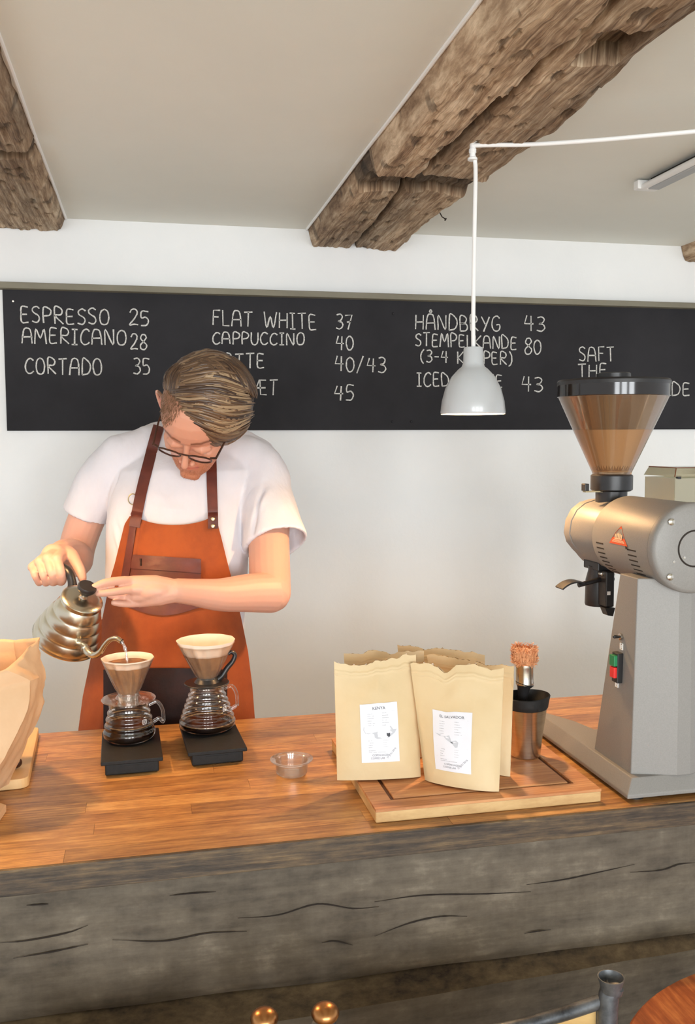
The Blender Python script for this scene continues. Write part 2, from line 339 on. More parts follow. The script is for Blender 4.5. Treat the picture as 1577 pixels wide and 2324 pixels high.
# ------------------------------------------------------------------ beams
rb = random.Random(4)
from mathutils import noise as mn
def nz(x, y, z): return mn.noise(Vector((x, y, z)))
crack_px = [(818, 548), (915, 440), (955, 395), (1010, 350), (1080, 285), (1180, 195), (1250, 130), (1340, 55), (1440, -30)]
crk = [onz(x, y, 2.095)[:2] for x, y in crack_px]
def crack_x(y):
    c = sorted(crk, key=lambda q: q[1])
    return float(interp([(q[1], q[0]) for q in c], y)[0])
pky0, pky1 = onz(1560, 80, 2.1)[1], onz(1400, 150, 2.1)[1]; yn0 = onz(960, 440, 2.1)[1]; yn1 = onz(960, 395, 2.1)[1]   # the notch across the beam
def beam(name, x0, x1, zb, seed, label, notch=None, crack=False):
    y0, y1 = -.6, YW-.002; nu, nv = 64, 620; mb = MB(); vs = []; cols = []
    prof = []
    for i in range(nu+1):
        a = i/nu
        prof.append(a)
    for j in range(nv+1):
        y = lerp(y0, y1, j/nv)
        ed0 = .004*nz(y*2.1, seed, 1)+.002*nz(y*14, seed, 2); ed1 = .018*nz(y*2.7, seed, 5)+.006*nz(y*16, seed, 6)
        for i in range(nu+1):
            a = i/nu; x = lerp(x0+ed0, x1+ed1, a)
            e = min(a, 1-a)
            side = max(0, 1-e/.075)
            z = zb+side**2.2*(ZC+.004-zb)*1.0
            n = .009*nz(x*8, y*1.6, seed)+.006*abs(nz(x*30, y*2.4, seed+3))+.004*nz(x*110, y*9, seed+7)+.003*nz(x*60, y*40, seed+9)
            dark = 1.02+.5*nz(x*6, y*1.1, seed+11)+.35*nz(x*26, y*5, seed+13)
            pit = nz(x*46, y*22, seed+17)
            if pit > .42: dark *= .5; n += .004
            if crack:
                dx = x-crack_x(y)-.006*nz(y*9, 3, 3); wd_ = .0052+.008*max(0, nz(y*4, 8, 8))+(.010 if 1.55 < y < 1.95 else 0)*.5
                n += -.010*(1 if dx < 0 else 0)*(.6+.4*nz(y*3, 1, 9))
                g = math.exp(-(dx/wd_)**2); n += .05*g; dark *= 1-.95*math.exp(-(dx/(wd_*1.35))**2)  # shade inside the crack is also put into the tint
                pk = (1 if (x1-.125 < x < x1-.045 and pky0 < y < pky1) else 0); n += .035*pk; dark *= 1-.45*pk  # pocket cut in, its shade painted into the tint
                e2 = (x-(x1-.055-.01*nz(y*5, 2, 2)))
                if y < yn1: n += .010*max(0, min(1, e2/.02))
            if notch:
                ya, yb = notch; s0 = .014*nz(x*14, 4, seed)
                if y > ya+s0: n += .020*min(1, (y-ya-s0)/.008)
                if ya+s0 < y < yb+s0: n += .010; dark *= .32  # shade of the notch painted into the tint
                if y > yb+s0: n -= .012
            z2 = min(z+n*(1-side*.6), ZC+.003)
            if e < .001: z2 = ZC+.004
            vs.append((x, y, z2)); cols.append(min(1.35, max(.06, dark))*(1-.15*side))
    n_ = nu+1
    o = len(mb.v); mb.v += vs; mb.c += cols
    mb.f += [(j*n_+i, j*n_+i+1, (j+1)*n_+i+1, (j+1)*n_+i) for j in range(nv) for i in range(nu)]
    b = MB(); b.v = mb.v; b.f = mb.f; b.c = mb.c
    # closing top and ends
    k = len(b.v)
    b.f.append(tuple(range(n_))); b.f.append(tuple(nv*n_+i for i in range(n_))[::-1]); b.f.append(tuple([0, nu, nv*n_+nu, nv*n_]))
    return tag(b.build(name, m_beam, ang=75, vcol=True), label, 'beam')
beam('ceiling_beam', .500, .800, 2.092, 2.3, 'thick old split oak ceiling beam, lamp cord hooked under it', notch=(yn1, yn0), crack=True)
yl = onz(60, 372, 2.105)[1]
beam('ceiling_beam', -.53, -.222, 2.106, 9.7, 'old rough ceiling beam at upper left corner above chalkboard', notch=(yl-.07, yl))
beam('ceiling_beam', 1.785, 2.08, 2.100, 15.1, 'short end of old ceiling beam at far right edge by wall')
for xf in (.4965, -.2185):
    struct(MB().tube(catmull([V3(xf-.001+.0025*nz(y*2.1, 7, 7), y, ZC-.001) for y in np.linspace(-.5, YW-.004, 60)], 1), .0042, 8).build('trim_1' if xf > 0 else 'trim_2', m_white, None))
# bent nail in the middle beam
nl = thing('nail', 'small bent rusty nail sticking out of middle beam near wall', 'nail', onz(1008, 495, 2.12))
np_ = onz(1003, 492, 2.12)
MB().tube([np_+V3(-.012, 0, .02), np_, np_+V3(.010, 0, -.006)], .0016, 6).tube([np_+V3(.009, 0, -.006), np_+V3(.0115, 0, -.0075)], .0042, 8).build('nail_shank', m_crack, nl)

# ------------------------------------------------------------------ ceiling lamp (fluorescent batten) at right
A = onz(1462, 424, 2.135); Bq = onz(1660, 325, 2.135); dv = nrm(Bq-A); dv[2] = 0; dv = nrm(dv); pv = V3(-dv[1], dv[0], 0)
cl = thing('ceiling_batten_light', 'slim white unlit batten light fixed under ceiling at upper right', 'ceiling light', A)
Rb = np.array([dv, pv, V3(0, 0, 1)]).T
MB().box(A+dv*.62+V3(0, 0, .0)+pv*.014, (.6, .016, .012), Rb).build('housing', m_shade, cl, smooth=False, bevel=.003)
MB().tube([A+dv*.02+V3(0, 0, -.006)-pv*.014, A+dv*1.22+V3(0, 0, -.006)-pv*.014], .008, 12).build('tube', m_white, cl)
MB().box(A+dv*.62-pv*.003+V3(0, 0, .004), (.58, .0035, .006), Rb).build('painted_gap_shade', m_crack, cl, smooth=False)  # dark strip standing in for the shade between housing and tube
for q in (0, 1.22):
    MB().box(A+dv*(.01+q)+V3(0, 0, .0), (.012, .030, .011), Rb).build('end_cap', m_white, cl, smooth=False, bevel=.003)

# ------------------------------------------------------------------ chalkboard
yB = YW-.012
bl = ony(16, 976, yB); tl = ony(5, 664, yB)
cb = thing('chalkboard', 'long black menu chalkboard on white wall with chalk drink prices', 'chalkboard', (bl[0], YW, bl[2]))
MB().b6(bl[0], 2.6, yB, YW-.0005, 1.530, 1.938).build('board_panel', m_board, cb, smooth=False)
MB().b6(bl[0]-.03, 2.6, yB-.03, YW-.0005, 1.938, 1.956).build('top_ledge', m_ledge, cb, smooth=False, bevel=.002)
for x, y in ((30, 684), (892, 712), (890, 957), (933, 957)):
    p = ony(x, y, yB); MB().lathe([(0, .003), (.0028, .003), (.004, .001), (.004, 0)], (p[0], p[1], p[2]), (0, -1, 0), 12).build('screw', m_steel if x < 100 else m_board, cb)
G = {' ': (.45, []),
 'A': (.62, [[(0, 0), (.06, .62), (.16, .95), (.34, 1), (.5, .9), (.58, .55), (.62, 0)], [(.04, .42), (.6, .44)]]),
 'B': (.55, [[(.05, 0), (.05, 1), (.35, 1), (.47, .82), (.38, .58), (.06, .52), (.42, .5), (.54, .28), (.42, .03), (.04, 0)]]),
 'C': (.55, [[(.55, .86), (.38, 1), (.18, .92), (.03, .6), (.04, .25), (.2, .02), (.4, .02), (.56, .16)]]),
 'D': (.58, [[(.04, 0), (.04, 1), (.3, .94), (.52, .7), (.56, .4), (.42, .1), (.03, 0)]]),
 'E': (.5, [[(.46, .97), (.08, 1), (.03, .5), (.08, .03), (.48, .04)], [(.04, .52), (.4, .54)]]),
 'F': (.5, [[(.05, 0), (.05, 1), (.5, 1.02)], [(.05, .55), (.4, .56)]]),
 'G': (.6, [[(.55, .85), (.36, 1), (.12, .85), (.03, .45), (.14, .1), (.36, 0), (.55, .14), (.56, .42), (.34, .42)]]),
 'H': (.58, [[(.03, 0), (.04, 1)], [(.55, 0), (.55, 1)], [(.03, .5), (.55, .52)]]),
 'I': (.36, [[(.18, 0), (.18, 1)], [(0, 1), (.36, 1)], [(0, 0), (.36, 0)]]),
 'K': (.56, [[(.04, 0), (.04, 1)], [(.52, 1), (.06, .48), (.56, 0)]]),
 'L': (.46, [[(.05, 1), (.04, .02), (.46, .03)]]),
 'M': (.72, [[(0, 0), (.1, 1), (.36, .4), (.6, 1), (.72, 0)]]),
 'N': (.58, [[(.03, 0), (.05, 1), (.52, .03), (.56, 1)]]),
 'O': (.58, [[(.3, 1), (.1, .86), (.02, .5), (.1, .1), (.3, 0), (.5, .12), (.57, .5), (.48, .88), (.28, 1)]]),
 'P': (.52, [[(.05, 0), (.05, 1), (.36, 1), (.52, .8), (.42, .54), (.06, .46)]]),
 'R': (.56, [[(.05, 0), (.05, 1), (.34, 1), (.5, .8), (.4, .56), (.07, .5), (.56, 0)]]),
 'S': (.5, [[(.48, .88), (.28, 1), (.07, .88), (.08, .66), (.4, .44), (.46, .2), (.3, .02), (.02, .1)]]),
 'T': (.56, [[(.28, 0), (.28, 1)], [(0, .98), (.56, 1.02)]]),
 'U': (.56, [[(.04, 1), (.04, .3), (.2, .02), (.4, .04), (.53, .3), (.54, 1)]]),
 'V': (.56, [[(0, 1), (.28, 0), (.56, 1)]]),
 'W': (.84, [[(0, 1), (.2, 0), (.42, .7), (.64, 0), (.84, 1)]]),
 'Y': (.56, [[(0, 1), (.28, .5)], [(.56, 1), (.2, 0)]]),
 'Æ': (.9, [[(0, 0), (.42, 1), (.88, 1)], [(.46, 1), (.48, .02), (.9, .02)], [(.2, .46), (.84, .5)]]),
 '0': (.52, [[(.26, 1), (.06, .8), (.02, .4), (.14, .04), (.34, .04), (.5, .35), (.46, .8), (.26, 1)]]),
 '2': (.52, [[(.02, .78), (.14, .98), (.36, .98), (.46, .76), (.3, .4), (.02, .03), (.3, .06), (.54, .03)]]),
 '3': (.5, [[(.04, .94), (.3, 1), (.46, .82), (.34, .58), (.16, .52), (.4, .46), (.5, .22), (.3, 0), (.02, .06)]]),
 '4': (.56, [[(.16, 1), (.02, .46), (.56, .46)], [(.42, .98), (.4, -.02)]]),
 '5': (.5, [[(.5, .98), (.1, 1), (.06, .56), (.32, .6), (.48, .36), (.36, .06), (.02, .03)]]),
 '7': (.5, [[(.0, .97), (.5, 1), (.2, 0)], [(.12, .5), (.42, .54)]]),
 '8': (.5, [[(.26, .52), (.06, .72), (.14, .96), (.34, .98), (.46, .78), (.26, .52), (.04, .28), (.1, .03), (.36, .0), (.5, .26), (.26, .52)]]),
 '(': (.28, [[(.26, 1.12), (.06, .8), (.02, .4), (.12, .06), (.26, -.12)]]),
 ')': (.28, [[(.04, 1.12), (.22, .8), (.26, .4), (.16, .04), (.0, -.12)]]),
 '-': (.42, [[(.04, .5), (.4, .5)]]), '/': (.46, [[(.0, -.1), (.44, 1.1)]])}
G['Å'] = (G['A'][0], G['A'][1]+[[(.34, 1.1), (.26, 1.17), (.34, 1.26), (.42, 1.17), (.34, 1.1)]])
rc = random.Random(7)
def chalk(txt, x0, y0, x1, y1, h, w=3.1):
    gap = .17; tot = sum(G[c][0]+gap for c in txt)-gap; k = (x1-x0)/tot; mb = MB(); cx = 0
    for ch in txt:
        wd2, st = G[ch]; jy = rc.uniform(-.03, .03); jr = rc.uniform(-.04, .04); js = rc.uniform(.94, 1.06)
        for s_ in st:
            P = catmull(s_, 4) if len(s_) > 3 else [np.array(q) for q in s_]
            pts = []
            for q in P:
                u = cx+q[0]+jr*q[1]; v = q[1]*js+jy
                X = x0+u*k; Y = lerp(y0, y1, (u/tot))-v*h
                pts.append((X+rc.uniform(-.25, .25), Y+rc.uniform(-.25, .25)))
            pts = [ony(a, b, yB-.0006) for a, b in pts]
            n = len(pts); L_, R_ = [], []
            for i in range(n):
                t = nrm(pts[min(i+1, n-1)]-pts[max(i-1, 0)]); nn = V3(-t[2], 0, t[0])*w*.0007*rc.uniform(.75, 1.1)
                L_.append(pts[i]+nn); R_.append(pts[i]-nn)
            vs = L_+R_; back = [v+V3(0, .0005, 0) for v in vs]
            fs = [(i, i+1, n+i+1, n+i) for i in range(n-1)]+[(2*n+i, 2*n+i+1, 3*n+i+1, 3*n+i) for i in range(n-1)]
            mb.add(vs+back, fs)
        cx += wd2+gap
    mb.build('chalk_lettering', m_chalk, cb, smooth=False)
for a in [('ESPRESSO', 47, 732, 247, 738, 36), ('25', 293, 739, 338, 739, 35), ('AMERICANO', 50, 779, 286, 784, 34), ('28', 296, 793, 333, 794, 34),
          ('CORTADO', 57, 848, 231, 852, 36), ('35', 302, 849, 340, 850, 35), ('FLAT WHITE', 482, 738, 718, 749, 34), ('37', 762, 747, 799, 747, 34),
          ('CAPPUCCINO', 482, 781, 690, 783, 27), ('40', 762, 793, 802, 795, 32), ('LATTE', 484, 834, 600, 836, 33), ('40/43', 760, 842, 875, 846, 33),
          ('SMAGSÆT', 452, 893, 629, 897, 34), ('45', 758, 908, 802, 909, 34), ('HÅNDBRYG', 942, 748, 1135, 753, 34), ('43', 1190, 751, 1236, 752, 33),
          ('STEMPELKANDE', 942, 785, 1172, 793, 29), ('80', 1190, 803, 1228, 803, 34), ('(3-4 KOPPER)', 954, 822, 1162, 828, 27),
          ('ICED LATTE', 946, 877, 1140, 879, 30), ('43', 1184, 887, 1231, 888, 34), ('SAFT', 1314, 819, 1394, 821, 31), ('THE', 1312, 855, 1376, 855, 28),
          ('VS LEMONADE', 1310, 899, 1565, 898, 30)]:
    chalk(*a)

# ------------------------------------------------------------------ counter
ZT = .92; YF, YK = 1.266, 1.866; XL, XR = -1.15, 1.75
wt = thing('worktop', 'brown oiled butcher block worktop across whole counter', 'worktop', (0, 1.56, ZT-.037))
MB().b6(XL, XR, YF+.002, YK, ZT-.037, ZT-.0012).build('worktop_core', m_bed, wt, smooth=False)
rs = random.Random(3); nrow = 14; rw = (YK-YF-.006)/nrow
for j in range(nrow):
    x = XL+rs.uniform(-.3, 0); y0 = YF+.006+j*rw
    while x < XR:
        ln = rs.uniform(.28, .62); a = max(x, XL); b = min(x+ln, XR)
        if b-a > .02:
            o = MB().b6(a+.0002, b-.0002, y0+.0002, y0+rw-.0002, ZT-.004, ZT+rs.uniform(-.0001, .0001)).build('stave', m_stave, wt, smooth=False)
        x += ln
MB().b6(XL, XR, YF-.0005, YF+.006, ZT-.037, ZT).build('front_edge', m_edge, wt, smooth=False, bevel=.001)
cf = thing('counter_front', 'weathered grey wooden plank front of the counter', 'counter', (0, 1.45, 0))
yP = 1.292
pl = []
zb1 = ony(0, 2340, yP)[2]; zb2 = ony(1577, 2130, yP)[2]
def plankgrid(z0a, z0b, z1, y, bulge=.0, seed=0, name='plank'):
    def fn(u, v):
        x = lerp(XL, XR, u); zlow = lerp(z0a, z0b, u)+.004*nz(x*6, seed, 0); z = lerp(zlow, z1, v)
        yy = y+.0025*nz(x*1.3, z*14, seed)+.0012*nz(x*4, z*60, seed+2)
        if v < .06: yy += (.06-v)/.06*.006
        # long cracks
        return (x, yy, z)
    return MB().grid(fn, 170, 44, th=.02).build(name, m_plank, cf, ang=60)
zz1 = (onz(0, 0, 0)[2], 0)
zA = ony(-560, 2400, yP)[2]; z1l = ony(800, 2222, yP)[2]; z1r = ony(1577, 2122, yP)[2]
sl = (z1r-z1l)/(ony(1577, 2122, yP)[0]-ony(800, 2222, yP)[0]); xr_ = ony(800, 2222, yP)[0]
zfun = lambda x: z1l+sl*(x-xr_)
plankgrid(zfun(XL), zfun(XR), ZT-.0385, yP, seed=1)
# second plank with a waney upper edge, coloured paler as if lit, thinning to the right
def fn2(u, v):
    x = lerp(XL, XR, u); zt = zfun(x)-.002; dep = .046*max(0.0, min(1, (.95-x)/.8))+.002
    if v > .82: t = (v-.82)/.18; return (x, yP-dep*(1-t)+.012*t, zt-.018*(1-t)+.003*nz(x*9, 2, 2))
    t = v/.82; return (x, yP-dep+.002*nz(x*2, t*5, 3), lerp(.42, zt-.018, t)+.003*nz(x*9, 2, 2)*t)
MB().grid(lambda u, v: fn2(u, v*.82), 170, 34, th=.02).build('plank', m_plank, cf, ang=60)
MB().grid(lambda u, v: fn2(u, .82+.18*v), 170, 8, th=.004).build('lit_waney_edge', m_wane_lit, cf, ang=60)
MB().grid(lambda u, v: (lerp(XL, XR, u), yP-.006+.002*nz(u*6, v*3, 8), lerp(.14, .416, v)), 100, 16, th=.02).build('plank', m_plank, cf, ang=60)
MB().b6(XL, XR, yP+.024, 1.84, 0, ZT-.040).build('carcass', m_white, cf, smooth=False)
MB().b6(XL, XR, yP+.01, yP+.03, 0, .135).build('plinth', m_edge, cf, smooth=False)
# cracks in the front plank: thin dark wavering grooves
for seg in [[(0, 2140), (60, 2135), (150, 2118), (200, 2100)], [(30, 2175), (120, 2160), (200, 2143)], [(255, 2133), (370, 2136), (470, 2118), (560, 2114)], [(540, 2084), (630, 2077), (720, 2052), (800, 2062), (860, 2058)],
            [(385, 2033), (430, 2028), (490, 2024)], [(850, 2047), (960, 2032), (1090, 2029), (1205, 2024)], [(850, 2125), (930, 2095), (1000, 2080), (1060, 2080)], [(1195, 2008), (1270, 1998), (1330, 1986), (1440, 1962)],
            [(1430, 1980), (1500, 1975), (1540, 1962), (1577, 1958)], [(730, 2140), (760, 2136), (800, 2145)], [(1190, 2119), (1215, 2114), (1250, 2110)], [(60, 2055), (110, 2052)]]:
    P = catmull([ony(x, y, yP-.0026) for x, y in seg], 7); n = len(P)
    MB().tube(P, [max(.0003, .0011*math.sin(math.pi*min(1, (i+.3)/n))*(1+.6*nz(i*.7, seg[0][0], 0))) for i in range(n)], 5, flat=1).build('crack', m_crack, cf)

# ------------------------------------------------------------------ pendant lamps
def pendant(c, label, cord=None):
    t = thing('pendant_lamp', label, 'lamp', c, group='small grey pendant lamps over the counter')
    zb = c[2]
    prof = [(.0645, 0), (.0655, .004), (.063, .026), (.056, .052), (.044, .075), (.030, .090), (.0235, .095), (.0205, .103), (.0195, .131), (.018, .134), (.0, .134)]
    inn = [(.0, .130), (.016, .128), (.018, .102), (.028, .087), (.042, .072), (.054, .050), (.061, .026), (.0632, .001)]
    MB().lathe(prof, c, seg=48, cap=False).build('shade', m_shade, t)
    MB().lathe(inn, c, seg=48, cap=False).build('shade_lining', m_shade_in, t)
    MB().ell(c+V3(0, 0, .064), (.021, .021, .023)).build('bulb', m_bulb, t)
    MB().lathe([(.012, .065), (.014, .10), (.012, .13)], c, seg=16).build('socket', m_white, t)
    if cord:
        MB().tube(catmull(cord, 8), .0044, 10).build('cord', m_white, t)
    ld = bpy.data.lights.new('bulb_light', 'POINT'); ld.energy = 18 if cord and len(cord) > 3 else 15; ld.color = (1, .60, .28); ld.shadow_soft_size = .018
    lo = bpy.data.objects.new('bulb_light', ld); COL.objects.link(lo); lo.location = tuple(c+V3(0, 0, .034)); lo.parent = t; lo.matrix_parent_inverse = Matrix.Translation(-Vector(t.location))
    return t
L1 = at(1073, 940, 1.85); hk = at(1071, 335, 1.86)
zc1 = [L1+V3(0, 0, .13), at(1074, 700, 1.852), at(1077, 500, 1.856), at(1079, 400, 1.858), at(1077, 362, 1.86), at(1068, 342, 1.86)]
lp1 = pendant(L1, 'small grey bell pendant lamp hanging by white cord from middle beam', zc1)
MB().lathe([(.0, 0), (.010, 0), (.010, .004), (.006, .006), (.006, .014), (.0075, .015), (.0075, .022), (.006, .023), (.006, .034), (.010, .035), (.0115, .038), (.0115, .041), (0, .041)], hk+V3(-.001, -.006, -.027), seg=20).build('cord_hook', m_white, lp1)
MB().tube(catmull([at(1071, 330, 1.852), at(1120, 329, 1.845), at(1200, 328, 1.83), at(1330, 320, 1.8), at(1460, 309, 1.77), at(1640, 292, 1.73), at(1900, 262, 1.68), at(2150, 205, 1.64), onz(2300, 150, ZC-.002)], 8), .0044, 10).build('supply_cord', m_white, lp1)
L2 = V3(-.35, 1.70, 1.55)
lp2 = pendant(L2, 'matching grey pendant lamp just outside left, above brown paper bag', [L2+V3(0, 0, .13), L2+V3(0, 0, .3), L2+V3(0, 0, .556)])

# ------------------------------------------------------------------ drip stations
def scale_(c4, label, h=.028):
    # c4: FL, FR, BL, BR of the platform on plane z
    P = [np.array(p) for p in c4]; c = sum(P)/4; ex = nrm((P[1]-P[0])+(P[3]-P[2])); ey = V3(-ex[1], ex[0], 0)
    w = (abs((P[1]-P[0])@ex)+abs((P[3]-P[2])@ex))/4; d = abs((P[2]-P[0])@ey)/4+abs((P[3]-P[1])@ey)/4
    R = np.array([ex, ey, V3(0, 0, 1)]).T
    t = thing('drip_scale', label, 'scale', (c[0], c[1], ZT), group='black drip scales')
    MB().box((c[0], c[1], ZT+h-.0035), (w, d, .0035), R).build('platform', m_blackm, t, bevel=.0015, smooth=False)
    MB().box((c[0], c[1], ZT+.0115), (w-.007, d-.004, .0095), R).build('scale_body', m_blackm, t, bevel=.002, smooth=False)
    MB().box(np.array((c[0], c[1], ZT+.0112))-ey*(d-.004), (.02, .0006, .006), R).build('display', m_blackm, t, smooth=False)
    for i in (-1, 1):
        for j in (-1, 1): MB().lathe([(.006, 0), (.006, .0025)], np.array((c[0], c[1], ZT-.0003))+ex*i*(w-.02)+ey*j*(d-.02), seg=10).build('foot', m_black, t)
    return t, c, ex, ey, w, d
ZS = ZT+.028
def handle_loop(P, r=.0036): return MB().tube(catmull(P, 8), r, 10)
def station(px, pyb, sc4, slabel, h_server, rbase, rneck, nring, fill, pyflange, pyrim, rtop, fl_r, clabel, dlabel, flabel, black, level_py, pyt):
    st, c, ex, ey, w, d = scale_(sc4, slabel)
    b = onz(px, pyb, ZS+.001); x, y = b[0], b[1]
    zf = zat(x, y, pyflange); H = zf-ZS-.002
    # carafe
    def rad(t):
        base = lerp(rbase, rneck, t**1.15); return base
    prof = [(0, .001), (rbase*.80, .0008), (rbase*.97, .006), (rbase*1.0, .016)]
    n = nring*8
    z0 = .016; z1 = H-.008
    for i in range(1, n+1):
        t = i/n; rp = rad(t)+.0011*math.cos(2*math.pi*t*nring)-.0011; prof.append((rp, lerp(z0, z1, t)))
    prof += [(rneck, H-.004), (rneck+.001, H)]
    inner = [(max(r_-.0014, 0), z+ (.0015 if z < .01 else 0)) for r_, z in prof][::-1]
    cf_ = thing('glass_carafe', clabel, 'carafe', (x, y, ZS+.0005), group='glass coffee carafes')
    o = V3(x, y, ZS+.0005)
    MB().lathe(prof, o, seg=56, cap=False).build('carafe_body', m_glass, cf_, ang=80)
    zfill = zat(x, y-.03, fill)-o[2]
    cp = [(0, .002)]+[(r_-.0018, z+.001) for r_, z in prof[1:] if z < zfill-.001]
    rr = np.interp(zfill, [p[1] for p in prof], [p[0] for p in prof])-.0018
    MB().lathe(cp+[(rr, zfill), (0, zfill)], o, seg=40, cap=False).build('coffee', m_coffee, cf_)
    MB().lathe([(rr-.0045, zfill+.0003), (rr, zfill+.0003), (rr, zfill+.0016), (rr-.003, zfill+.0012)], o, seg=40, close=True).build('foam_ring', m_foam, cf_)
    hx = ex*math.cos(.15)+ey*math.sin(.15)
    top = o+V3(0, 0, H-.012)+hx*(rneck+.000)
    P = [top, top+hx*.016+V3(0, 0, .004), top+hx*.026+V3(0, 0, -.012), top+hx*.027+V3(0, 0, -.035), o+hx*(rad(.42)+.012)+V3(0, 0, H*.44), o+hx*(rad(.36)-.001)+V3(0, 0, H*.36)]
    handle_loop(P).build('handle', m_glass, cf_)
    # small printed size mark
    mk = o+(ex*.62-ey*.78)*(rad(.45)+.0008)+V3(0, 0, lerp(z0, z1, .42))
    tx = nrm(ey*.62+ex*.78)
    mb = MB()
    for (dx, dz, hw, hh) in ((0, 0, .004, .0004), (0, .008, .004, .0004), (-.004, .004, .0004, .004), (.004, .004, .0004, .004), (-.0015, .004, .0004, .0022), (.0012, .0055, .001, .0004), (.0012, .0028, .001, .0004), (0, .012, .002, .0005)):
        mb.box(mk+tx*dx+V3(0, 0, dz), (hw, .0002, hh), np.array([tx, np.cross(V3(0, 0, 1), tx), V3(0, 0, 1)]).T)
    mb.build('size_mark', m_white, cf_, smooth=False)
    # dripper
    zr = zat(x, y, pyrim); Hd = zr-zf
    D = thing('coffee_dripper', dlabel, 'dripper', (x, y, zf+.0005), group='cone drippers')
    o2 = V3(x, y, zf+.0008)
    def warp(r_, z, th): return r_+.0009*math.sin(12*th+z*60)*(1 if z > .012 else 0)
    cone = [(.016, -.012), (.0175, .004), (.019, .010)]+[(lerp(.0185, rtop, t**.92), lerp(.012, Hd, t)) for t in (0, .15, .3, .45, .6, .75, .9, 1)]+[(rtop+.0015, Hd+.001)]
    MB().lathe(cone, o2, seg=96, cap=False, warp=warp).build('dripper_cone', m_plastic, D, ang=80)
    fm = m_black if black else m_plastic
    MB().lathe([(.018, -.001), (fl_r-.001, 0), (fl_r, .0015), (fl_r-.001, .003), (.024, .0035), (.0195, .010), (.0185, .010), (.018, .002)], o2, seg=56, close=True).build('flange', fm, D)
    if black:
        hv = nrm(ex*.97+ey*.1)
        P = [o2+hv*.018+V3(0, 0, .004), o2+hv*.030+V3(0, 0, .012), o2+hv*.040+V3(0, 0, .026), o2+hv*.051+V3(0, 0, .038), o2+hv*.0555+V3(0, 0, .050), o2+hv*.049+V3(0, 0, .0565), o2+hv*.0425+V3(0, 0, .053)]
        P = catmull(P, 6); MB().tube(P, [lerp(.0062, .0034, i/len(P)) for i in range(len(P))], 10).build('handle', m_black, D)
    else:
        hv = nrm(ex*.3+ey*.95)
        P = [o2+hv*.024+V3(0, 0, .012), o2+hv*.045+V3(0, 0, .014), o2+hv*.055+V3(0, 0, .03), o2+hv*.05+V3(0, 0, .05), o2+hv*.042+V3(0, 0, .052)]
        MB().tube(catmull(P, 6), .0036, 10, flat=1.5).build('handle', m_plastic, D)
    # filter
    Ft = thing('paper_filter', flabel, 'filter', (x, y, zf+.014), group='cone paper filters')
    zl = zat(x, y-.03, level_py)-o2[2]; Hf = zat(x, y, pyt)-o2[2]; rf = lambda z: lerp(.0168, rtop-.0018, (max(z-.012, 0)/(Hd-.012))**.92)
    fw = lambda r_, z, th: r_+.0006*math.sin(12*th+z*60+.3)+(.0016*math.sin(3*th+1)+.0009*math.sin(7*th))*max(0, (z-Hd)/(.02))-.0028*math.exp(-((th-1.2)/.12)**2)*(z/Hd)
    MB().lathe([(.001, .010)]+[(rf(z), z) for z in np.linspace(.013, zl, 7)]+[(rf(zl)-.0006, zl), (.012, .014), (.001, .0115)][1:], o2, seg=64, cap=False, warp=fw).build('wet_paper', m_wet, Ft, ang=80)
    zz = np.linspace(zl, Hf, 7)
    pr_ = [(rf(z)+ (.0012 if z > Hd else 0)+.0001, z) for z in zz]; MB().lathe(pr_+[(r_-.0005, z) for r_, z in pr_[::-1]], o2, seg=72, close=True, warp=fw).build('dry_paper', m_filter, Ft, ang=80)
    zq = zl+.004 if not black else zl-.004
    MB().lathe([(rf(zq)-.0012, zq), (rf(zq)*.72, zq-.001), (rf(zq)*.5, zq+.001), (rf(zq)*.3, zq), (0, zq)], o2, seg=40, cap=False, warp=lambda r_, z, th: r_-.0004).build('wet_coffee_grounds', m_crema, Ft)
    return o2, rf, Hf, Hd
sL = [onz(x, y, ZS) for x, y in [(229, 1732), (370, 1717), (231, 1660), (360, 1652)]]
sR = [onz(x, y, ZS) for x, y in [(425, 1712), (551, 1695), (408, 1640), (538, 1633)]]
DL = station(294, 1676, sL, 'black drip scale under the short glass carafe with clear dripper', .1, .0475, .036, 4, 1653, 1588, 1497, .0462, .0495,
        'short glass carafe with a little coffee, clear dripper on top', 'clear plastic dripper being poured into, on short carafe', 'white filter filled with wet coffee, under the kettle spout', False, 1519, 1492)
DR = station(471, 1652, sR, 'black drip scale under the tall glass carafe with black dripper base', .1, .0535, .0325, 6, 1647, 1552, 1462, .0520, .043,
        'tall glass carafe with coffee in bottom, under black based dripper', 'clear dripper with black base and black curved handle', 'tall white filter standing in the black handled dripper', True, 1492, 1452)

# ------------------------------------------------------------------ kettle
Kb = at(150, 1449, 1.80)
kax = nrm(Rv*.44+Uv*.80-Fv*.44)
kt = thing('pouring_kettle', 'shiny steel gooseneck kettle tilted in the mans hand, pouring water', 'kettle', Kb)
prof = [(0, 0), (.060, 0), (.0665, .002), (.0672, .005), (.0655, .0075)]
for i in range(1, 41):
    t = i/40; rr = lerp(.0650, .0375, t**1.25)+.0022*abs(math.sin(math.pi*(t*4)))**.6*(1-t*.3); prof.append((rr, lerp(.0075, .094, t)))
prof += [(.0392, .095), (.0392, .097), (.030, .098), (0, .098)]
MB().lathe(prof, Kb, kax, 64, cap=False).build('kettle_body', m_brush_st, kt, ang=50)
lid = MB().lathe([(.0375, .0965), (.0402, .097), (.0402, .1035), (.038, .106), (.028, .1085), (.012, .110), (0, .110)], Kb, kax, 48, cap=False).build('lid', m_brush_st, kt)
MB().lathe([(.0095, .109), (.0075, .113), (.0075, .118)], Kb, kax, 20).build('knob_collar', m_steel, lid)
MB().lathe([(.008, .1165), (.011, .120), (.0175, .129), (.0185, .134), (.0165, .138), (0, .1385)], Kb, kax, 28).build('lid_knob', m_black, lid)
kr = nrm(np.cross(kax, V3(0, 0, 1)))
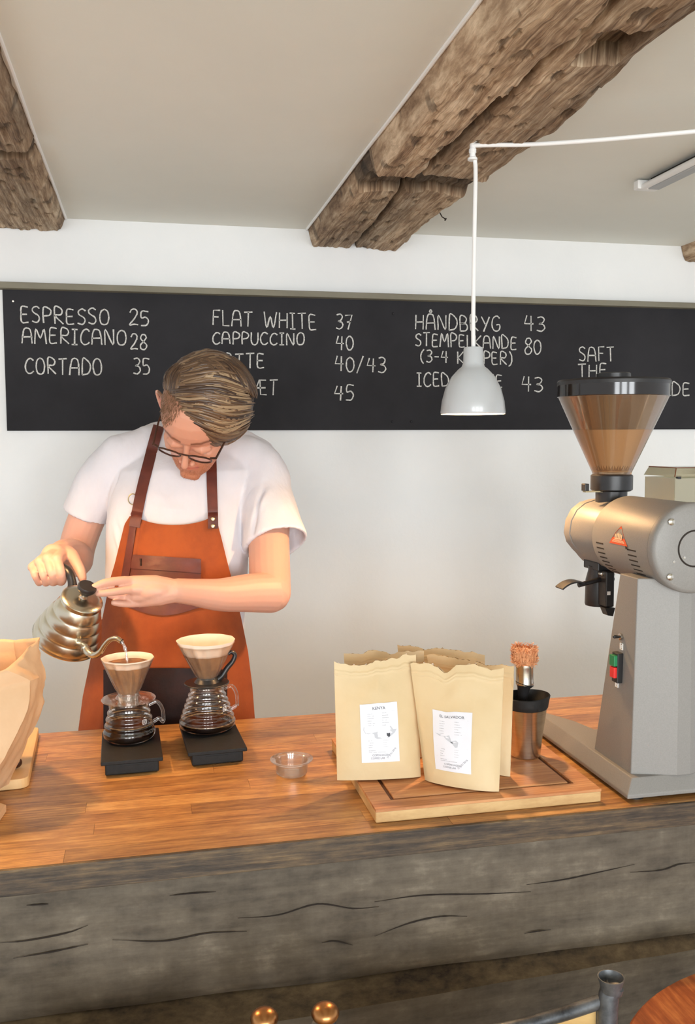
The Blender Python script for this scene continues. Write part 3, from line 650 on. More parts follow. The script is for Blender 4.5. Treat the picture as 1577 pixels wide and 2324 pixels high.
sp = [at(176, 1463, 1.752), at(190, 1468, 1.725), at(200, 1480, 1.705), at(213, 1487, 1.695), at(227, 1480, 1.685), at(238, 1464, 1.675), at(250, 1452, 1.668), at(264, 1449, 1.664), at(276, 1456, 1.660)]
P = catmull(sp, 7); n = len(P)
MB().tube(P, [lerp(.0085, .0047, min(1, i/n*1.6)) for i in range(n)], 14, cap=False).build('spout', m_brush_st, kt)
MB().tube([P[-1], P[-1]+(P[-1]-P[-2])*.2], [.0042, .0042], 12).build('spout_mouth', m_crack, kt)
MB().tube([P[9], P[10], P[11]], [.0088, .0092, .0088], 14).build('spout_ring', m_steel, kt)
gr = [at(165, 1334, 1.826), at(163, 1318, 1.826), at(158, 1303, 1.828), at(148, 1293, 1.838), at(130, 1287, 1.855), at(106, 1289, 1.865), at(84, 1297, 1.87)]
P = catmull(gr, 6); n = len(P)
MB().tube(P, [(.0135 if i < 2 else .0125-.002*math.sin(math.pi*min(1, i/n*2.5))) for i in range(n)], 16, flat=.8, round_=False).build('handle_grip', m_black, kt)
lb = Kb+kax*.098-Rv*.030
for s in (-1, 1):
    MB().tube([at(165+s*5, 1334, 1.826), at(166+s*6, 1343, 1.828), Kb+kax*.094+nrm((at(166+s*8, 1352, 1.83)-(Kb+kax*.094))-kax*((at(166+s*8, 1352, 1.83)-(Kb+kax*.094))@kax))*.037], .0016, 8).build('handle_wire', m_steel, kt)
wtop = P and sp[-1]+V3(.001, 0, -.001)
zlev = DL[0][2]+ (zat(DL[0][0], DL[0][1]-.03, 1519)-DL[0][2])+.006
wpts = [sp[-1], at(282, 1466, 1.658), at(286, 1480, 1.657), at(288, 1496, 1.657)]; e = wpts[-1]; wpts.append(V3(e[0]+.002, e[1], zlev))
MB().tube(catmull(wpts, 6), [.0036-.0018*math.sin(i*.35)**2*.6-.0003*i/5 for i in range(25)], 10).build('water_stream', m_water, kt)

# ------------------------------------------------------------------ the man behind the counter
Fh = nrm(V3(Fv[0], Fv[1], 0)); Xh = V3(Fh[1], -Fh[0], 0)
pc = at(390, 1650, 2.10)
man = thing('person', 'man in white t-shirt and orange apron bending over drippers, pouring from kettle', 'person', (pc[0], pc[1], 0))
# head frame
Cc = at(452, 943, 1.985)
B_ = -Fv
Zl = nrm(Rv*-.20+Uv*-.82+B_*.54); Xl = Rv*.965+Uv*-.255+B_*.05; Xl = nrm(Xl-Zl*(Xl@Zl)); Yl = np.cross(Zl, Xl)
HM = np.array([Xl, Yl, Zl]).T
def HL(x, y, z): return Cc+HM@np.array([x, y, z], float)
def toH(p): return HM.T@(np.array(p)-Cc)
body = MB()
# skull and jaw as one loft along the head's own up axis
hp_ = [(-.119, .006, .074, .058), (-.116, .020, .083, .045), (-.108, .031, .089, .028), (-.094, .043, .092, .008), (-.076, .053, .092, -.018), (-.055, .0605, .0905, -.045), (-.035, .066, .089, -.065), (-.015, .070, .0865, -.080),
       (.003, .0725, .088, -.088), (.020, .074, .0965, -.093), (.040, .0755, .0965, -.096), (.062, .0745, .091, -.095), (.082, .069, .078, -.088), (.099, .056, .058, -.070), (.110, .038, .036, -.048), (.117, .016, .010, -.022)]
R_ = []
for y, w, zf, zb in hp_:
    ring = []; c = (zf+zb)/2; h = (zf-zb)/2
    for k in range(40):
        a = 2*math.pi*k/40; ca, sa = math.cos(a), math.sin(a); e = 2.25
        ring.append(HL(w*math.copysign(abs(ca)**(2/e), ca), y, c+h*math.copysign(abs(sa)**(2/e), sa)))
    R_.append(ring)
body.rings(R_)
def HT(P, r, **k): body.tube([HL(*p) for p in P], r, round_=True, **k)
HT([(0, .012, .087), (0, -.006, .096), (0, -.024, .108), (0, -.034, .1135)], [.0065, .0062, .0072, .0080], seg=12)
HT([(-.0125, -.040, .098), (-.0125, -.039, .102)], [.0055, .005], seg=10); HT([(.0125, -.040, .098), (.0125, -.039, .102)], [.0065, .006], seg=10)
for s in (-1, 1):
    HT([(s*.012, .020, .090), (s*.030, .027, .088), (s*.048, .022, .074)], [.006, .0062, .005], seg=10)
    HT([(s*.019, -.004, .0835), (s*.031, -.003, .0855), (s*.043, -.004, .078)], [.008, .0105, .007], seg=12)
    HT([(s*.040, -.030, .070), (s*.050, -.028, .050)], [.016, .016], seg=12)
    # ear
    ep = [(s*.0735, .022, .002), (s*.086, .032, -.008), (s*.098, .028, -.018), (s*.0985, .008, -.020), (s*.090, -.014, -.012), (s*.077, -.028, -.002)]
    body.tube([HL(*p) for p in catmull(ep, 4)], .0042, 8, round_=True)
    body.ell(HL(s*.083, .006, -.007), (.009, .025, .007), HM)
HT([(-.022, -.0655, .083), (-.010, -.0615, .0925), (0, -.0630, .0940), (.010, -.0615, .0925), (.022, -.0655, .083)], [.003, .0045, .0042, .0045, .003], seg=10)
HT([(-.019, -.0715, .084), (0, -.0745, .0915), (.019, -.0715, .084)], [.003, .0056, .003], seg=10)
HT([(-.010, -.106, .084), (.010, -.106, .084)], [.013, .013], seg=12)
# neck
nb0 = at(438, 1040, 2.20)
body.tube([HL(0, .0, -.035), HL(0, -.055, -.040), lerp(HL(0, -.055, -.04), nb0, .5)+Uv*.012, nb0], [.060, .057, .058, .068], 20)
# torso core
TT = [(1000, 445, .085, .062, 2.205), (1030, 440, .140, .082, 2.195), (1065, 428, .165, .098, 2.180), (1120, 410, .160, .106, 2.165), (1180, 404, .160, .108, 2.15), (1310, 402, .157, .106, 2.125), (1450, 392, .157, .110, 2.10), (1650, 382, .165, .116, 2.085), (1900, 382, .17, .115, 2.09), (2100, 382, .160, .10, 2.10)]
def torso_rings(add=0, ys=None, kx=1.0):
    out = []
    for py in (ys or [t[0] for t in TT]):
        cx, rx, rz, dc = interp(TT, py); c = at(cx, py, dc); rx = rx*kx+add; rz += add; ring = []
        for k in range(44):
            a = 2*math.pi*k/44; ca, sa = math.cos(a), math.sin(a)
            ring.append(c+Xh*rx*math.copysign(abs(ca)**.86, ca)+Fh*rz*math.copysign(abs(sa)**.92, sa))
        out.append(ring)
    return out
body.rings(torso_rings(-.008, [1000, 1030, 1065, 1120, 1180, 1310, 1450, 1650, 1900]))
# arms
def arm(P, r): body.tube(catmull([at(*p) for p in P], 6), list(np.interp(np.linspace(0, 1, (len(P)-1)*6+1), np.linspace(0, 1, len(P)), r)), 20, round_=True)
arm([(262, 1065, 2.19), (232, 1110, 2.195), (198, 1175, 2.20), (177, 1235, 2.21), (173, 1272, 2.205)], [.050, .046, .044, .043, .040])
arm([(173, 1272, 2.205), (168, 1268, 2.15), (158, 1262, 2.07), (146, 1256, 1.99), (139, 1256, 1.945)], [.040, .044, .040, .031, .027])
arm([(598, 1088, 2.18), (606, 1150, 2.15), (610, 1230, 2.09), (612, 1300, 2.03), (614, 1345, 1.985)], [.060, .054, .047, .046, .0445])
arm([(614, 1345, 1.985), (560, 1346, 1.945), (500, 1350, 1.895), (440, 1344, 1.85), (400, 1340, 1.82)], [.0445, .041, .0345, .0275, .0245])
# hands
def chain(P, r): body.tube(catmull([at(*p) for p in P], 4), list(np.interp(np.linspace(0, 1, (len(P)-1)*4+1), np.linspace(0, 1, len(P)), r)), 12, round_=True)
# the one holding the kettle: palm from wrist out to four knuckles, fingers curled over the grip
kn = [(130, 1271, 1.838), (110, 1268, 1.842), (91, 1275, 1.850), (75, 1287, 1.860)]
for (a, b, c), r in zip(kn, (.0125, .0125, .012, .0112)):
    chain([(142, 1256, 1.945), ((142+a)/2+2, (1254+b)/2-3, 1.892), (a, b, c)], [.0235, .0165, r])
body.ell(at(122, 1262, 1.885), (.026, .020, .026))
fg = [[kn[0], (138, 1296, 1.820), (142, 1313, 1.828), (139, 1321, 1.848), (133, 1318, 1.863)],
      [kn[1], (118, 1298, 1.822), (123, 1315, 1.832), (121, 1322, 1.850), (118, 1317, 1.868)],
      [kn[2], (98, 1301, 1.830), (104, 1318, 1.840), (104, 1323, 1.856), (102, 1318, 1.872)],
      [kn[3], (79, 1303, 1.842), (86, 1318, 1.852), (89, 1323, 1.866), (88, 1318, 1.878)]]
for F_, r in zip(fg, (.0092, .0092, .0088, .0080)): chain(F_, [r*1.08, r, r*.95, r*.9, r*.82])
chain([(146, 1254, 1.935), (161, 1260, 1.895), (173, 1277, 1.870), (183, 1297, 1.856), (187, 1314, 1.850)], [.018, .0150, .0115, .0108, .0088])
# the flat hand steadying the lid
kh = [(300, 1319, 1.795), (303, 1337, 1.790), (307, 1354, 1.798), (318, 1368, 1.808)]
for (a, b, c), r in zip(kh, (.0115, .0120, .0115, .0100)):
    chain([(404, 1341, 1.822), ((398+a)/2, (1341+b)/2-2, 1.806), (a, b, c)], [.0225, .0205, r])
body.ell(at(345, 1341, 1.803), (.038, .022, .021), np.array([Rv, Fv, Uv]).T)
for F_, r in (([kh[0], (272, 1318, 1.776), (238, 1323, 1.760), (211, 1334, 1.750)], .0086), ([kh[1], (274, 1341, 1.772), (246, 1345, 1.760), (224, 1347, 1.752)], .0080),
              ([kh[2], (284, 1354, 1.800), (266, 1353, 1.792), (250, 1351, 1.786)], .0080), ([kh[3], (296, 1371, 1.796), (275, 1370, 1.786), (258, 1368, 1.780)], .0072)):
    chain(F_, [r*1.2, r*1.02, r*.97, r*.84])
chain([(385, 1342, 1.835), (345, 1345, 1.850), (300, 1348, 1.838), (262, 1346, 1.812)], [.017, .0155, .0125, .0095])
bo = body.build('body', None, man)
remesh(bo, .0022, 4, .5)
bo.data.materials.clear(); bo.data.materials.append(m_skin)
nv_ = len(bo.data.vertices); co = np.empty(nv_*3); bo.data.vertices.foreach_get('co', co); co = co.reshape(-1, 3)
h = (co-Cc)@HM
base = np.array(S(212, 162, 140)); colr_ = np.tile(base, (nv_, 1))
def mixm(mask, c, k=1.0):
    global colr_
    mk = (np.clip(mask, 0, 1)*k)[:, None]; colr_ = colr_*(1-mk)+np.array(c)*mk
sm = lambda x, a, b: np.clip((x-a)/(b-a), 0, 1)
inh = (np.abs(h[:, 0]) < .095)*(h[:, 1] > -.125)*(h[:, 1] < .13)*(np.abs(h[:, 2]) < .13)
mixm(inh*1.0, S(212, 148, 118), .8)
mixm(inh*sm(-h[:, 1], .045, .065)*sm(h[:, 2], .0, .03), S(176, 108, 72), .75)
mixm(inh*sm(-np.abs(h[:, 0]), -.055, -.035)*0, base)
lip = inh*(np.abs(h[:, 0]) < .022)*np.exp(-((h[:, 1]+.067)/.0065)**2)*(h[:, 2] > .08); mixm(lip, S(196, 104, 92), .7)
mline = inh*(np.abs(h[:, 0]) < .023)*np.exp(-((h[:, 1]+.0675)/.0014)**2)*(h[:, 2] > .078); mixm(mline, S(120, 56, 46), .7)
for s in (-1, 1):
    bx_ = s*h[:, 0]; ybr = .026+.006*np.sin(np.clip((bx_-.012)/.04, 0, 1)*2.6)-.003
    br_ = inh*(bx_ > .011)*(bx_ < .054)*np.exp(-((h[:, 1]-ybr)/.0036)**2)*(h[:, 2] > .05); mixm(br_, S(104, 58, 36), .9)
    la = inh*(bx_ > .018)*(bx_ < .046)*np.exp(-((h[:, 1]+.012)/.0016)**2)*(h[:, 2] > .07); mixm(la, S(90, 52, 40), .7)
# short clipped side hair (left of the photo) above and before the ear
rr_s = inh*sm(np.abs(h[:, 0]), .052, .064)*sm(h[:, 1], .012, .040)*sm(-h[:, 2], -.052, -.034); mixm(rr_s, S(112, 76, 56), .85)
tm_ = inh*sm(-h[:, 0], .012, .03)*sm(h[:, 1]-(.010+1.37*(h[:, 0]+.07)), 0, .034); mixm(tm_, S(128, 92, 70), .8)
back = inh*sm(-h[:, 2], .02, .05)*sm(h[:, 1], -.05, -.02); mixm(back, S(96, 66, 48), .9)
mixm(inh*(np.abs(h[:, 0]) > .0745)*sm(-h[:, 1], -.03, -.02)*(h[:, 2] < .012), S(226, 140, 120), .6)
cl_ = bo.data.color_attributes.new('tint', 'FLOAT_COLOR', 'POINT')
cl_.data.foreach_set('color', np.hstack([colr_, np.ones((nv_, 1))]).ravel())
# eyes
for s in (-1, 1):
    e_ = MB().ell(HL(s*.031, -.010, .0762), (.0118, .0118, .0118), HM).build('eye', m_eye, man)
    MB().ell(HL(s*.031, -.014, .0795), (.0045, .0045, .003), HM, 12, 8).build('iris', m_black, e_)
# t-shirt
ts = MB(); ts.rings(torso_rings(.006, [1003, 1018, 1040, 1065, 1120, 1180, 1240, 1310, 1380, 1450, 1560, 1650, 1800]))
def st_(P, r, **k): ts.tube(catmull([at(*p) for p in P], 5), list(np.interp(np.linspace(0, 1, (len(P)-1)*5+1), np.linspace(0, 1, len(P)), r)), 28, **k)
def sleeve(P, r, wall=.007, depth=.045):
    C_ = catmull([at(*p) for p in P], 5); rr_ = np.interp(np.linspace(0, 1, len(C_)), np.linspace(0, 1, len(P)), r); ref = V3(0, 1, 0); R_ = []
    def ring(c, t, q):
        a = nrm(ref-t*(ref@t)); b = np.cross(t, a); return [c+(a*math.cos(2*math.pi*k/32)+b*math.sin(2*math.pi*k/32))*q for k in range(32)]
    T_ = [nrm(C_[min(i+1, len(C_)-1)]-C_[max(i-1, 0)]) for i in range(len(C_))]
    R_ = [ring(c, t, q) for c, t, q in zip(C_, T_, rr_)]
    e, t = C_[-1], T_[-1]; R_ += [ring(e, t, rr_[-1]-wall), ring(e-t*depth*.5, t, rr_[-1]-wall-.001), ring(e-t*depth, t, rr_[-1]-wall-.006)]
    ts.rings(R_)
sleeve([(430, 1010, 2.20), (350, 1020, 2.195), (285, 1045, 2.19), (236, 1085, 2.19), (196, 1172, 2.20)], [.055, .058, .066, .061, .0555])
sleeve([(440, 1010, 2.20), (520, 1030, 2.19), (585, 1070, 2.185), (600, 1130, 2.16), (627, 1234, 2.10)], [.055, .058, .066, .067, .0745])
st_([(400, 985, 2.22), (360, 1000, 2.215), (310, 1022, 2.205)], [.035, .044, .045])
st_([(500, 990, 2.22), (540, 1010, 2.21), (590, 1046, 2.20)], [.03, .043, .045])
so = ts.build('tshirt', None, man); remesh(so, .0036, 6, .6)
# modelled folds
n_ = len(so.data.vertices); cs = np.empty(n_*3); so.data.vertices.foreach_get('co', cs); cs = cs.reshape(-1, 3); nn_ = np.empty(n_*3); so.data.vertices.foreach_get('normal', nn_); nn_ = nn_.reshape(-1, 3)
def fold(a, b, w, amp):
    A, B = at(*a), at(*b); d = B-A; L_ = np.linalg.norm(d); d = d/L_
    t = np.clip((cs-A)@d, 0, L_); dist = np.linalg.norm(cs-(A+t[:, None]*d), axis=1)
    return amp*np.exp(-(dist/w)**2)*np.sin(np.pi*np.clip(t/L_, .08, .92))
dd = np.zeros(n_)
for f_ in [((560, 1050, 2.09), (505, 1140, 2.03), .008, .006), ((585, 1080, 2.08), (530, 1180, 2.03), .008, .007), ((610, 1110, 2.09), (556, 1200, 2.04), .009, .007), ((548, 1060, 2.1), (470, 1110, 2.05), .007, .004),
           ((600, 1090, 2.1), (566, 1245, 2.03), .006, -.008), ((245, 1060, 2.12), (222, 1150, 2.13), .008, .006), ((268, 1060, 2.12), (242, 1175, 2.12), .006, -.007), ((215, 1090, 2.14), (192, 1150, 2.14), .008, .005),
           ((255, 1190, 2.07), (282, 1290, 2.03), .007, .006), ((262, 1160, 2.07), (300, 1260, 2.03), .007, .005), ((340, 1110, 2.05), (400, 1150, 2.04), .010, .004), ((350, 1150, 2.05), (440, 1160, 2.03), .010, .004),
           ((650, 1120, 2.12), (668, 1205, 2.08), .010, .005), ((620, 1130, 2.09), (618, 1215, 2.04), .010, -.004), ((530, 1200, 2.05), (556, 1300, 2.03), .007, .005)]: dd += fold(*f_)
for i in range(n_):
    x, y, z = cs[i]; q = nz(x*16+z*4, y*9, z*4.5); dd[i] += .0050*(abs(q)**.7*math.copysign(1, q))+.0022*nz(x*34-z*9, y*20, z*9+4)
so.data.vertices.foreach_set('co', (cs+nn_*dd[:, None]).ravel()); so.data.materials.clear(); so.data.materials.append(m_shirt)
# trousers and shoes down to the floor behind the counter
tr = MB(); tr.rings(torso_rings(.006, [1740, 1850, 1980, 2100])); 
hipz = at(382, 2000, 2.10)
for s in (-1, 1):
    a = hipz+Xh*s*.085; ft = V3(a[0], a[1], .07)+Xh*s*.05
    tr.tube([a+V3(0, 0, .05), a-V3(0, 0, .12), lerp(a, ft, .5), ft], [.105, .098, .075, .062], 24)
    sh = MB().tube([ft+Fh*.05+V3(0, 0, -.02), ft-Fh*.06+V3(0, 0, -.03), ft-Fh*.17+V3(0, 0, -.04)], [.046, .046, .028], 16, round_=True)
    sh.v = [(x, y, max(z, .001)) for x, y, z in sh.v]; sh.build('shoe', m_black, man)
tro = tr.build('trousers', None, man); remesh(tro, .01, 4); tro.data.materials.clear(); tro.data.materials.append(m_trouser)
# apron
LO = [(1165, 300), (1190, 284), (1280, 262), (1310, 253), (1400, 235), (1480, 211), (1580, 190), (1655, 180), (1900, 172)]
RO = [(1165, 488), (1205, 497), (1300, 521), (1400, 545), (1480, 561), (1560, 571), (1640, 577), (1900, 584)]
def adep(px, py, off=0):
    cx, rx, rz, dc = interp(TT, py); l, r_ = float(interp(LO, py)[0]), float(interp(RO, py)[0]); R2 = max(rx+.012, (r_-l)/2*dc/FOC*1.04)
    m_ = (l+r_)/2; m_ = lerp(m_, cx, .4); u = (px-m_)*dc/FOC/R2; rz2 = rz+.020
    flat = lerp(1.0, 1.0, 0)
    return dc-rz2*(max(.04, 1-min(1, u*u)))**.42-off
def ap(px, py, off=0): return at(px, py, adep(px, py, off))
def apron(u, v):
    py = lerp(1172, 1900, v); l, r_ = float(interp(LO, py)[0]), float(interp(RO, py)[0]); px = lerp(l, r_, u)
    # concave top edge of the bib
    x_ = (px-312)/(478-312)
    edge = 1172+20*(4*max(0, min(1, x_))*(1-max(0, min(1, x_))))**.7
    py2 = lerp(edge, 1900, v)
    wr = .0035*nz(u*5, v*9, 4)+.002*nz(u*14, v*14, 6)+.004*math.exp(-((u-.14)/.03)**2)*(v > .02)-.004*math.exp(-((u-.19)/.012)**2)
    return ap(px, py2, .002+wr)
apo = MB().grid(apron, 60, 130, th=.0022).build('apron', m_apron, man, ang=70)
def patch(name, fn, nu, nv, off, m, th=.002): 
    return MB().grid(lambda u, v: ap(*fn(u, v), off+.0012*nz(u*7, v*5, off*900)), nu, nv, th=th).build(name, m, apo, ang=70)
patch('chest_pocket', lambda u, v: (lerp(lerp(294, 287, v), lerp(455, 457, v), u), lerp(1261+11*u-5*math.sin(math.pi*u)+ 6*math.sin(math.pi*u), 1376+20*math.sin(math.pi*min(1, u*1.05))*.95+4*u, v)), 24, 20, .0075, m_leather)
patch('pocket_band', lambda u, v: (lerp(292, 456, u), lerp(1258, 1290, v)+11*u), 24, 6, .0100, m_leather)
patch('pocket_slit', lambda u, v: (lerp(318, 322, u), lerp(1268, 1284, v)), 3, 5, .0120, m_leather_d)
patch('lower_pocket', lambda u, v: (lerp(236, 515, u), lerp(1520-4*math.sin(math.pi*u), 1760, v)), 30, 24, .0125, m_leather_d)
patch('side_band', lambda u, v: (lerp(lerp(297, 274, v), lerp(311, 292, v), u), lerp(1186, 1322, v)), 4, 24, .0105, m_leather)
# bib straps lie on the shirt, run up round the neck
from mathutils.bvhtree import BVHTree
bv = BVHTree.FromPolygons([tuple(v.co) for v in so.data.vertices], [tuple(p.vertices) for p in so.data.polygons])
def onshirt(px, py, off, dflt=2.1):
    d = ray(px, py); dn = nrm(d); r_ = bv.ray_cast(Vector(CAM), Vector(dn), 5)
    if r_[0] is None: return at(px, py, dflt)
    return np.array(r_[0])-dn*off
def strap(pts, w, name='strap'):
    C_ = catmull([V3(*p, 0) for p in pts], 8)
    def fn(u, v):
        i = u*(len(C_)-1); k = min(int(i), len(C_)-2); p = lerp(C_[k], C_[k+1], i-k); t = nrm(C_[min(k+1, len(C_)-1)]-C_[max(k-1, 0)]); n = V3(-t[1], t[0], 0)
        q = p+n*(v-.5)*w; return q
    def f3(u, v):
        q = fn(u, v); a = onshirt(q[0], q[1], .006); b = onshirt(*fn(u, .5)[:2], .007); 
        if q[1] > 1168: b2 = ap(fn(u, .5)[0], fn(u, .5)[1], .012); pb = pr(b2)[2]; return at(q[0], q[1], min(pb, pr(b)[2]))
        return at(q[0], q[1], pr(b)[2])
    return MB().grid(f3, 40, 4, th=.0022).build(name, m_leather, apo, ang=70)
strap([(305, 1196), (312, 1160), (322, 1112), (335, 1060), (348, 1010), (360, 968)], 25)
strap([(484, 1200), (483, 1160), (481, 1100), (480, 1050), (478, 1010)], 23)
for y in (1178, 1194): MB().lathe([(.0052, 0), (.0052, .001), (.0035, .0028), (0, .0032)], ap(483, y, .0165), -Fv, 14).build('rivet', m_rivet, apo)
c_ = onshirt(303, 1133, .006); MB().tube([c_+Rv*.010*math.cos(a)-Rv*.002+Uv*.012*math.sin(a) for a in np.linspace(.6, 5.7, 18)], .0013, 8).build('strap_ring', m_rivet, apo)

# hair
He = at(474, 905, 1.965); Hr = (.101, .098, .105)
rh = random.Random(11)
def onhair(px, py, k=1.0):
    d = ray(px, py); o = CAM-He; rx, ry, rz = Hr[0]*k, Hr[1]*k, Hr[2]*k
    dl = np.array([d@Rv/rx, d@Uv/ry, d@Fv/rz]); ol = np.array([o@Rv/rx, o@Uv/ry, o@Fv/rz])
    a = dl@dl; b = 2*dl@ol; c = ol@ol-1; D_ = b*b-4*a*c
    if D_ > 0: return CAM+d*((-b-math.sqrt(D_))/(2*a))
    t = -b/(2*a); q = ol+dl*t; q = q/np.linalg.norm(q); return He+Rv*q[0]*rx+Uv*q[1]*ry+Fv*q[2]*rz
dark, mid, light = np.array(S(56, 38, 28)), np.array(S(108, 82, 58)), np.array(S(160, 134, 102))
hair = MB()
# under-cap, cut away over the face
cap_ = MB(); nu_, nv2 = 60, 40
Pc = []
for j in range(nv2+1):
    for i in range(nu_):
        th = math.pi*j/nv2; a = 2*math.pi*i/nu_; q = V3(math.sin(th)*math.cos(a), math.cos(th), math.sin(th)*math.sin(a))
        Pc.append(He+(Rv*q[0]*Hr[0]+Uv*q[1]*Hr[1]+Fv*q[2]*Hr[2])*.955)
ff = []
for j in range(nv2):
    for i in range(nu_):
        idx = (j*nu_+i, j*nu_+(i+1) % nu_, (j+1)*nu_+(i+1) % nu_, (j+1)*nu_+i); c = sum(Pc[k] for k in idx)/4; hh = toH(c); pxy = pr(c)
        if hh[2] > .02 and hh[1] < .062+.02*max(0, -hh[0]/.07): continue
        if hh[1] < -.02-.0*hh[2]: continue
        if hh[0] < -.05 and hh[1] < .055: continue
        ff.append(idx)
hair.add(Pc, ff, tuple(dark))
def lock(pts, r, k0=1.0, k1=1.0, c=None, seg=6):
    n = 13; P2 = catmull([V3(a, b, 0) for a, b in pts], max(2, 12//(len(pts)-1))); m = len(P2); pts3 = [onhair(p[0], p[1], lerp(k0, k1, i/(m-1))+.02*math.sin(math.pi*i/(m-1))) for i, p in enumerate(P2)]
    rad_ = [r*(.35+.65*math.sin(math.pi*min(1, (i+.6)/(m-.2)))**.6) for i in range(m)]; rad_[-1] = r*.12; rad_[0] = r*.15; rad_[1] = r*.55
    if c is None:
        t = rh.random(); c = lerp(dark, mid, min(1, t*1.6)) if t < .74 else lerp(mid, light, (t-.74)/.26*rh.uniform(.4, 1))
    hair.tube(pts3, rad_, seg, col=tuple(c))
def L2(a, b, t): return (lerp(a[0], b[0], t), lerp(a[1], b[1], t))
for i in range(620):
    u = rh.random(); j = lambda s: rh.uniform(-s, s)
    # start along the parting on the left, end on the right side, the sweep dips more towards the brow
    s_ = interp([(0, 398, 822), (.25, 386, 850), (.55, 392, 893), (.8, 404, 935), (1, 420, 966)], u)+np.array([rh.gauss(0, 5), rh.gauss(0, 3)]); e_ = interp([(0, 540, 830), (.3, 568, 868), (.55, 579, 912), (.8, 577, 955), (1, 560, 985)], u)
    sag = lerp(-30, 42, u)+j(9); q0 = rh.uniform(0, .5)*rh.random(); q1 = rh.uniform(.55, 1)
    S_, E_ = L2(s_, e_, q0), L2(s_, e_, q1)
    mk = lambda t: (lerp(s_[0], e_[0], t), lerp(s_[1], e_[1], t)+sag*math.sin(math.pi*t)**.9+7*math.sin(t*6+u*4))
    ts_ = [lerp(q0, q1, k/4) for k in range(5)]; P_ = [(mk(t)[0]+j(2.5), mk(t)[1]+j(2.5)) for t in ts_]
    lock(P_, rh.uniform(.0022, .0052), rh.uniform(.97, 1.02), rh.uniform(.98, 1.035))
for i in range(150):   # top and upper right edge, swept over the crown
    u = rh.random(); j = lambda s: rh.uniform(-s, s)
    x0 = lerp(405, 500, u)+j(6); y0 = lerp(822, 818, u)+j(7)
    lock([(x0, y0), (x0+35, y0-4+j(4)+u*8), (x0+68, y0+14+j(5)+u*22), (x0+92+j(6), y0+48+u*34)], rh.uniform(.0025, .005), 1.0, rh.uniform(.99, 1.03), lerp(dark, mid, rh.random()*.9))
for i in range(150):   # left side falling from the crown
    u = rh.random(); j = lambda s: rh.uniform(-s, s)
    x0 = lerp(440, 398, u)+j(5); y0 = lerp(812, 826, u)+j(5); x1 = lerp(402, 370, u)+j(4); y1 = lerp(905, 868, u)+j(14)
    lock([(x0, y0), (lerp(x0, x1, .45)-10, lerp(y0, y1, .4)), (lerp(x0, x1, .8)-5, lerp(y0, y1, .75)), (x1, y1)], rh.uniform(.0022, .0045), 1.0, rh.uniform(.95, 1.0), lerp(dark, mid, rh.random()))
for i in range(110):   # fringe hanging low at the right
    u = rh.random(); j = lambda s: rh.uniform(-s, s)
    x0 = lerp(425, 540, u)+j(8); y0 = lerp(962, 985, u)+j(7)
    lock([(x0, y0), (x0+18, y0+18+j(3)), (x0+40, y0+26-u*6+j(4)), (min(578, x0+66+j(6)), y0+18-u*26+j(5))], rh.uniform(.002, .004), 1.0, rh.uniform(.99, 1.03), lerp(dark, mid, rh.random()))
for i in range(60):    # stray bright strands
    u = rh.random(); s_ = interp([(0, 420, 850), (.5, 430, 900), (1, 440, 950)], u); e_ = interp([(0, 560, 870), (.5, 572, 915), (1, 568, 960)], u); sag = lerp(-20, 34, u)
    lock([(lerp(s_[0], e_[0], t), lerp(s_[1], e_[1], t)+sag*math.sin(math.pi*t)) for t in (0, .3, .6, 1)], .0014, 1.03, 1.045, light)
bvb = BVHTree.FromPolygons([tuple(v.co) for v in bo.data.vertices], [tuple(p.vertices) for p in bo.data.polygons])
for i in range(1500):   # clipped stubble hair on the temple and side
    px = rh.uniform(360, 428); py = rh.uniform(868, 968); dn = nrm(ray(px, py)); r_ = bvb.ray_cast(Vector(CAM), Vector(dn), 4)
    if r_[0] is None: continue
    p = np.array(r_[0]); hh = toH(p)
    lim = .008+1.37*(hh[0]+.07)+.016*rh.random()
    if abs(hh[0]) > .080 or hh[1] < lim or hh[1] < -.02: continue
    d_ = nrm(Uv*-1+Rv*rh.uniform(-.4, .2)-dn*.35); nn2 = np.array(r_[1])
    hair.tube([p-nn2*.0005, p+d_*.0035+nn2*.0011, p+d_*.0065+nn2*.0012], [.00032, .00032, .0001], 3, col=tuple(lerp(mid, np.array(S(150, 112, 84)), rh.random())))
for i in range(1500):   # short reddish stubble on the jaw
    px = rh.uniform(372, 505); py = rh.uniform(1030, 1092); dn = nrm(ray(px, py)); r_ = bvb.ray_cast(Vector(CAM), Vector(dn), 2.4)
    if r_[0] is None: continue
    p = np.array(r_[0]); hh = toH(p)
    if hh[1] > -.052 or hh[1] < -.13 or abs(hh[0]) > .07 or (abs(hh[0]) < .024 and -.078 < hh[1] < -.056) or hh[2] < .0: continue
    nn2 = np.array(r_[1]); d_ = nrm(-Yl+nn2*.5+np.array([rh.uniform(-.4, .4) for _ in range(3)]))
    hair.tube([p-nn2*.0004, p+d_*.0016, p+d_*.0030], [.00022, .00022, .00008], 3, col=tuple(np.array(S(158, 98, 62))))
hair.build('hair', m_hair, man, ang=80, vcol=True)
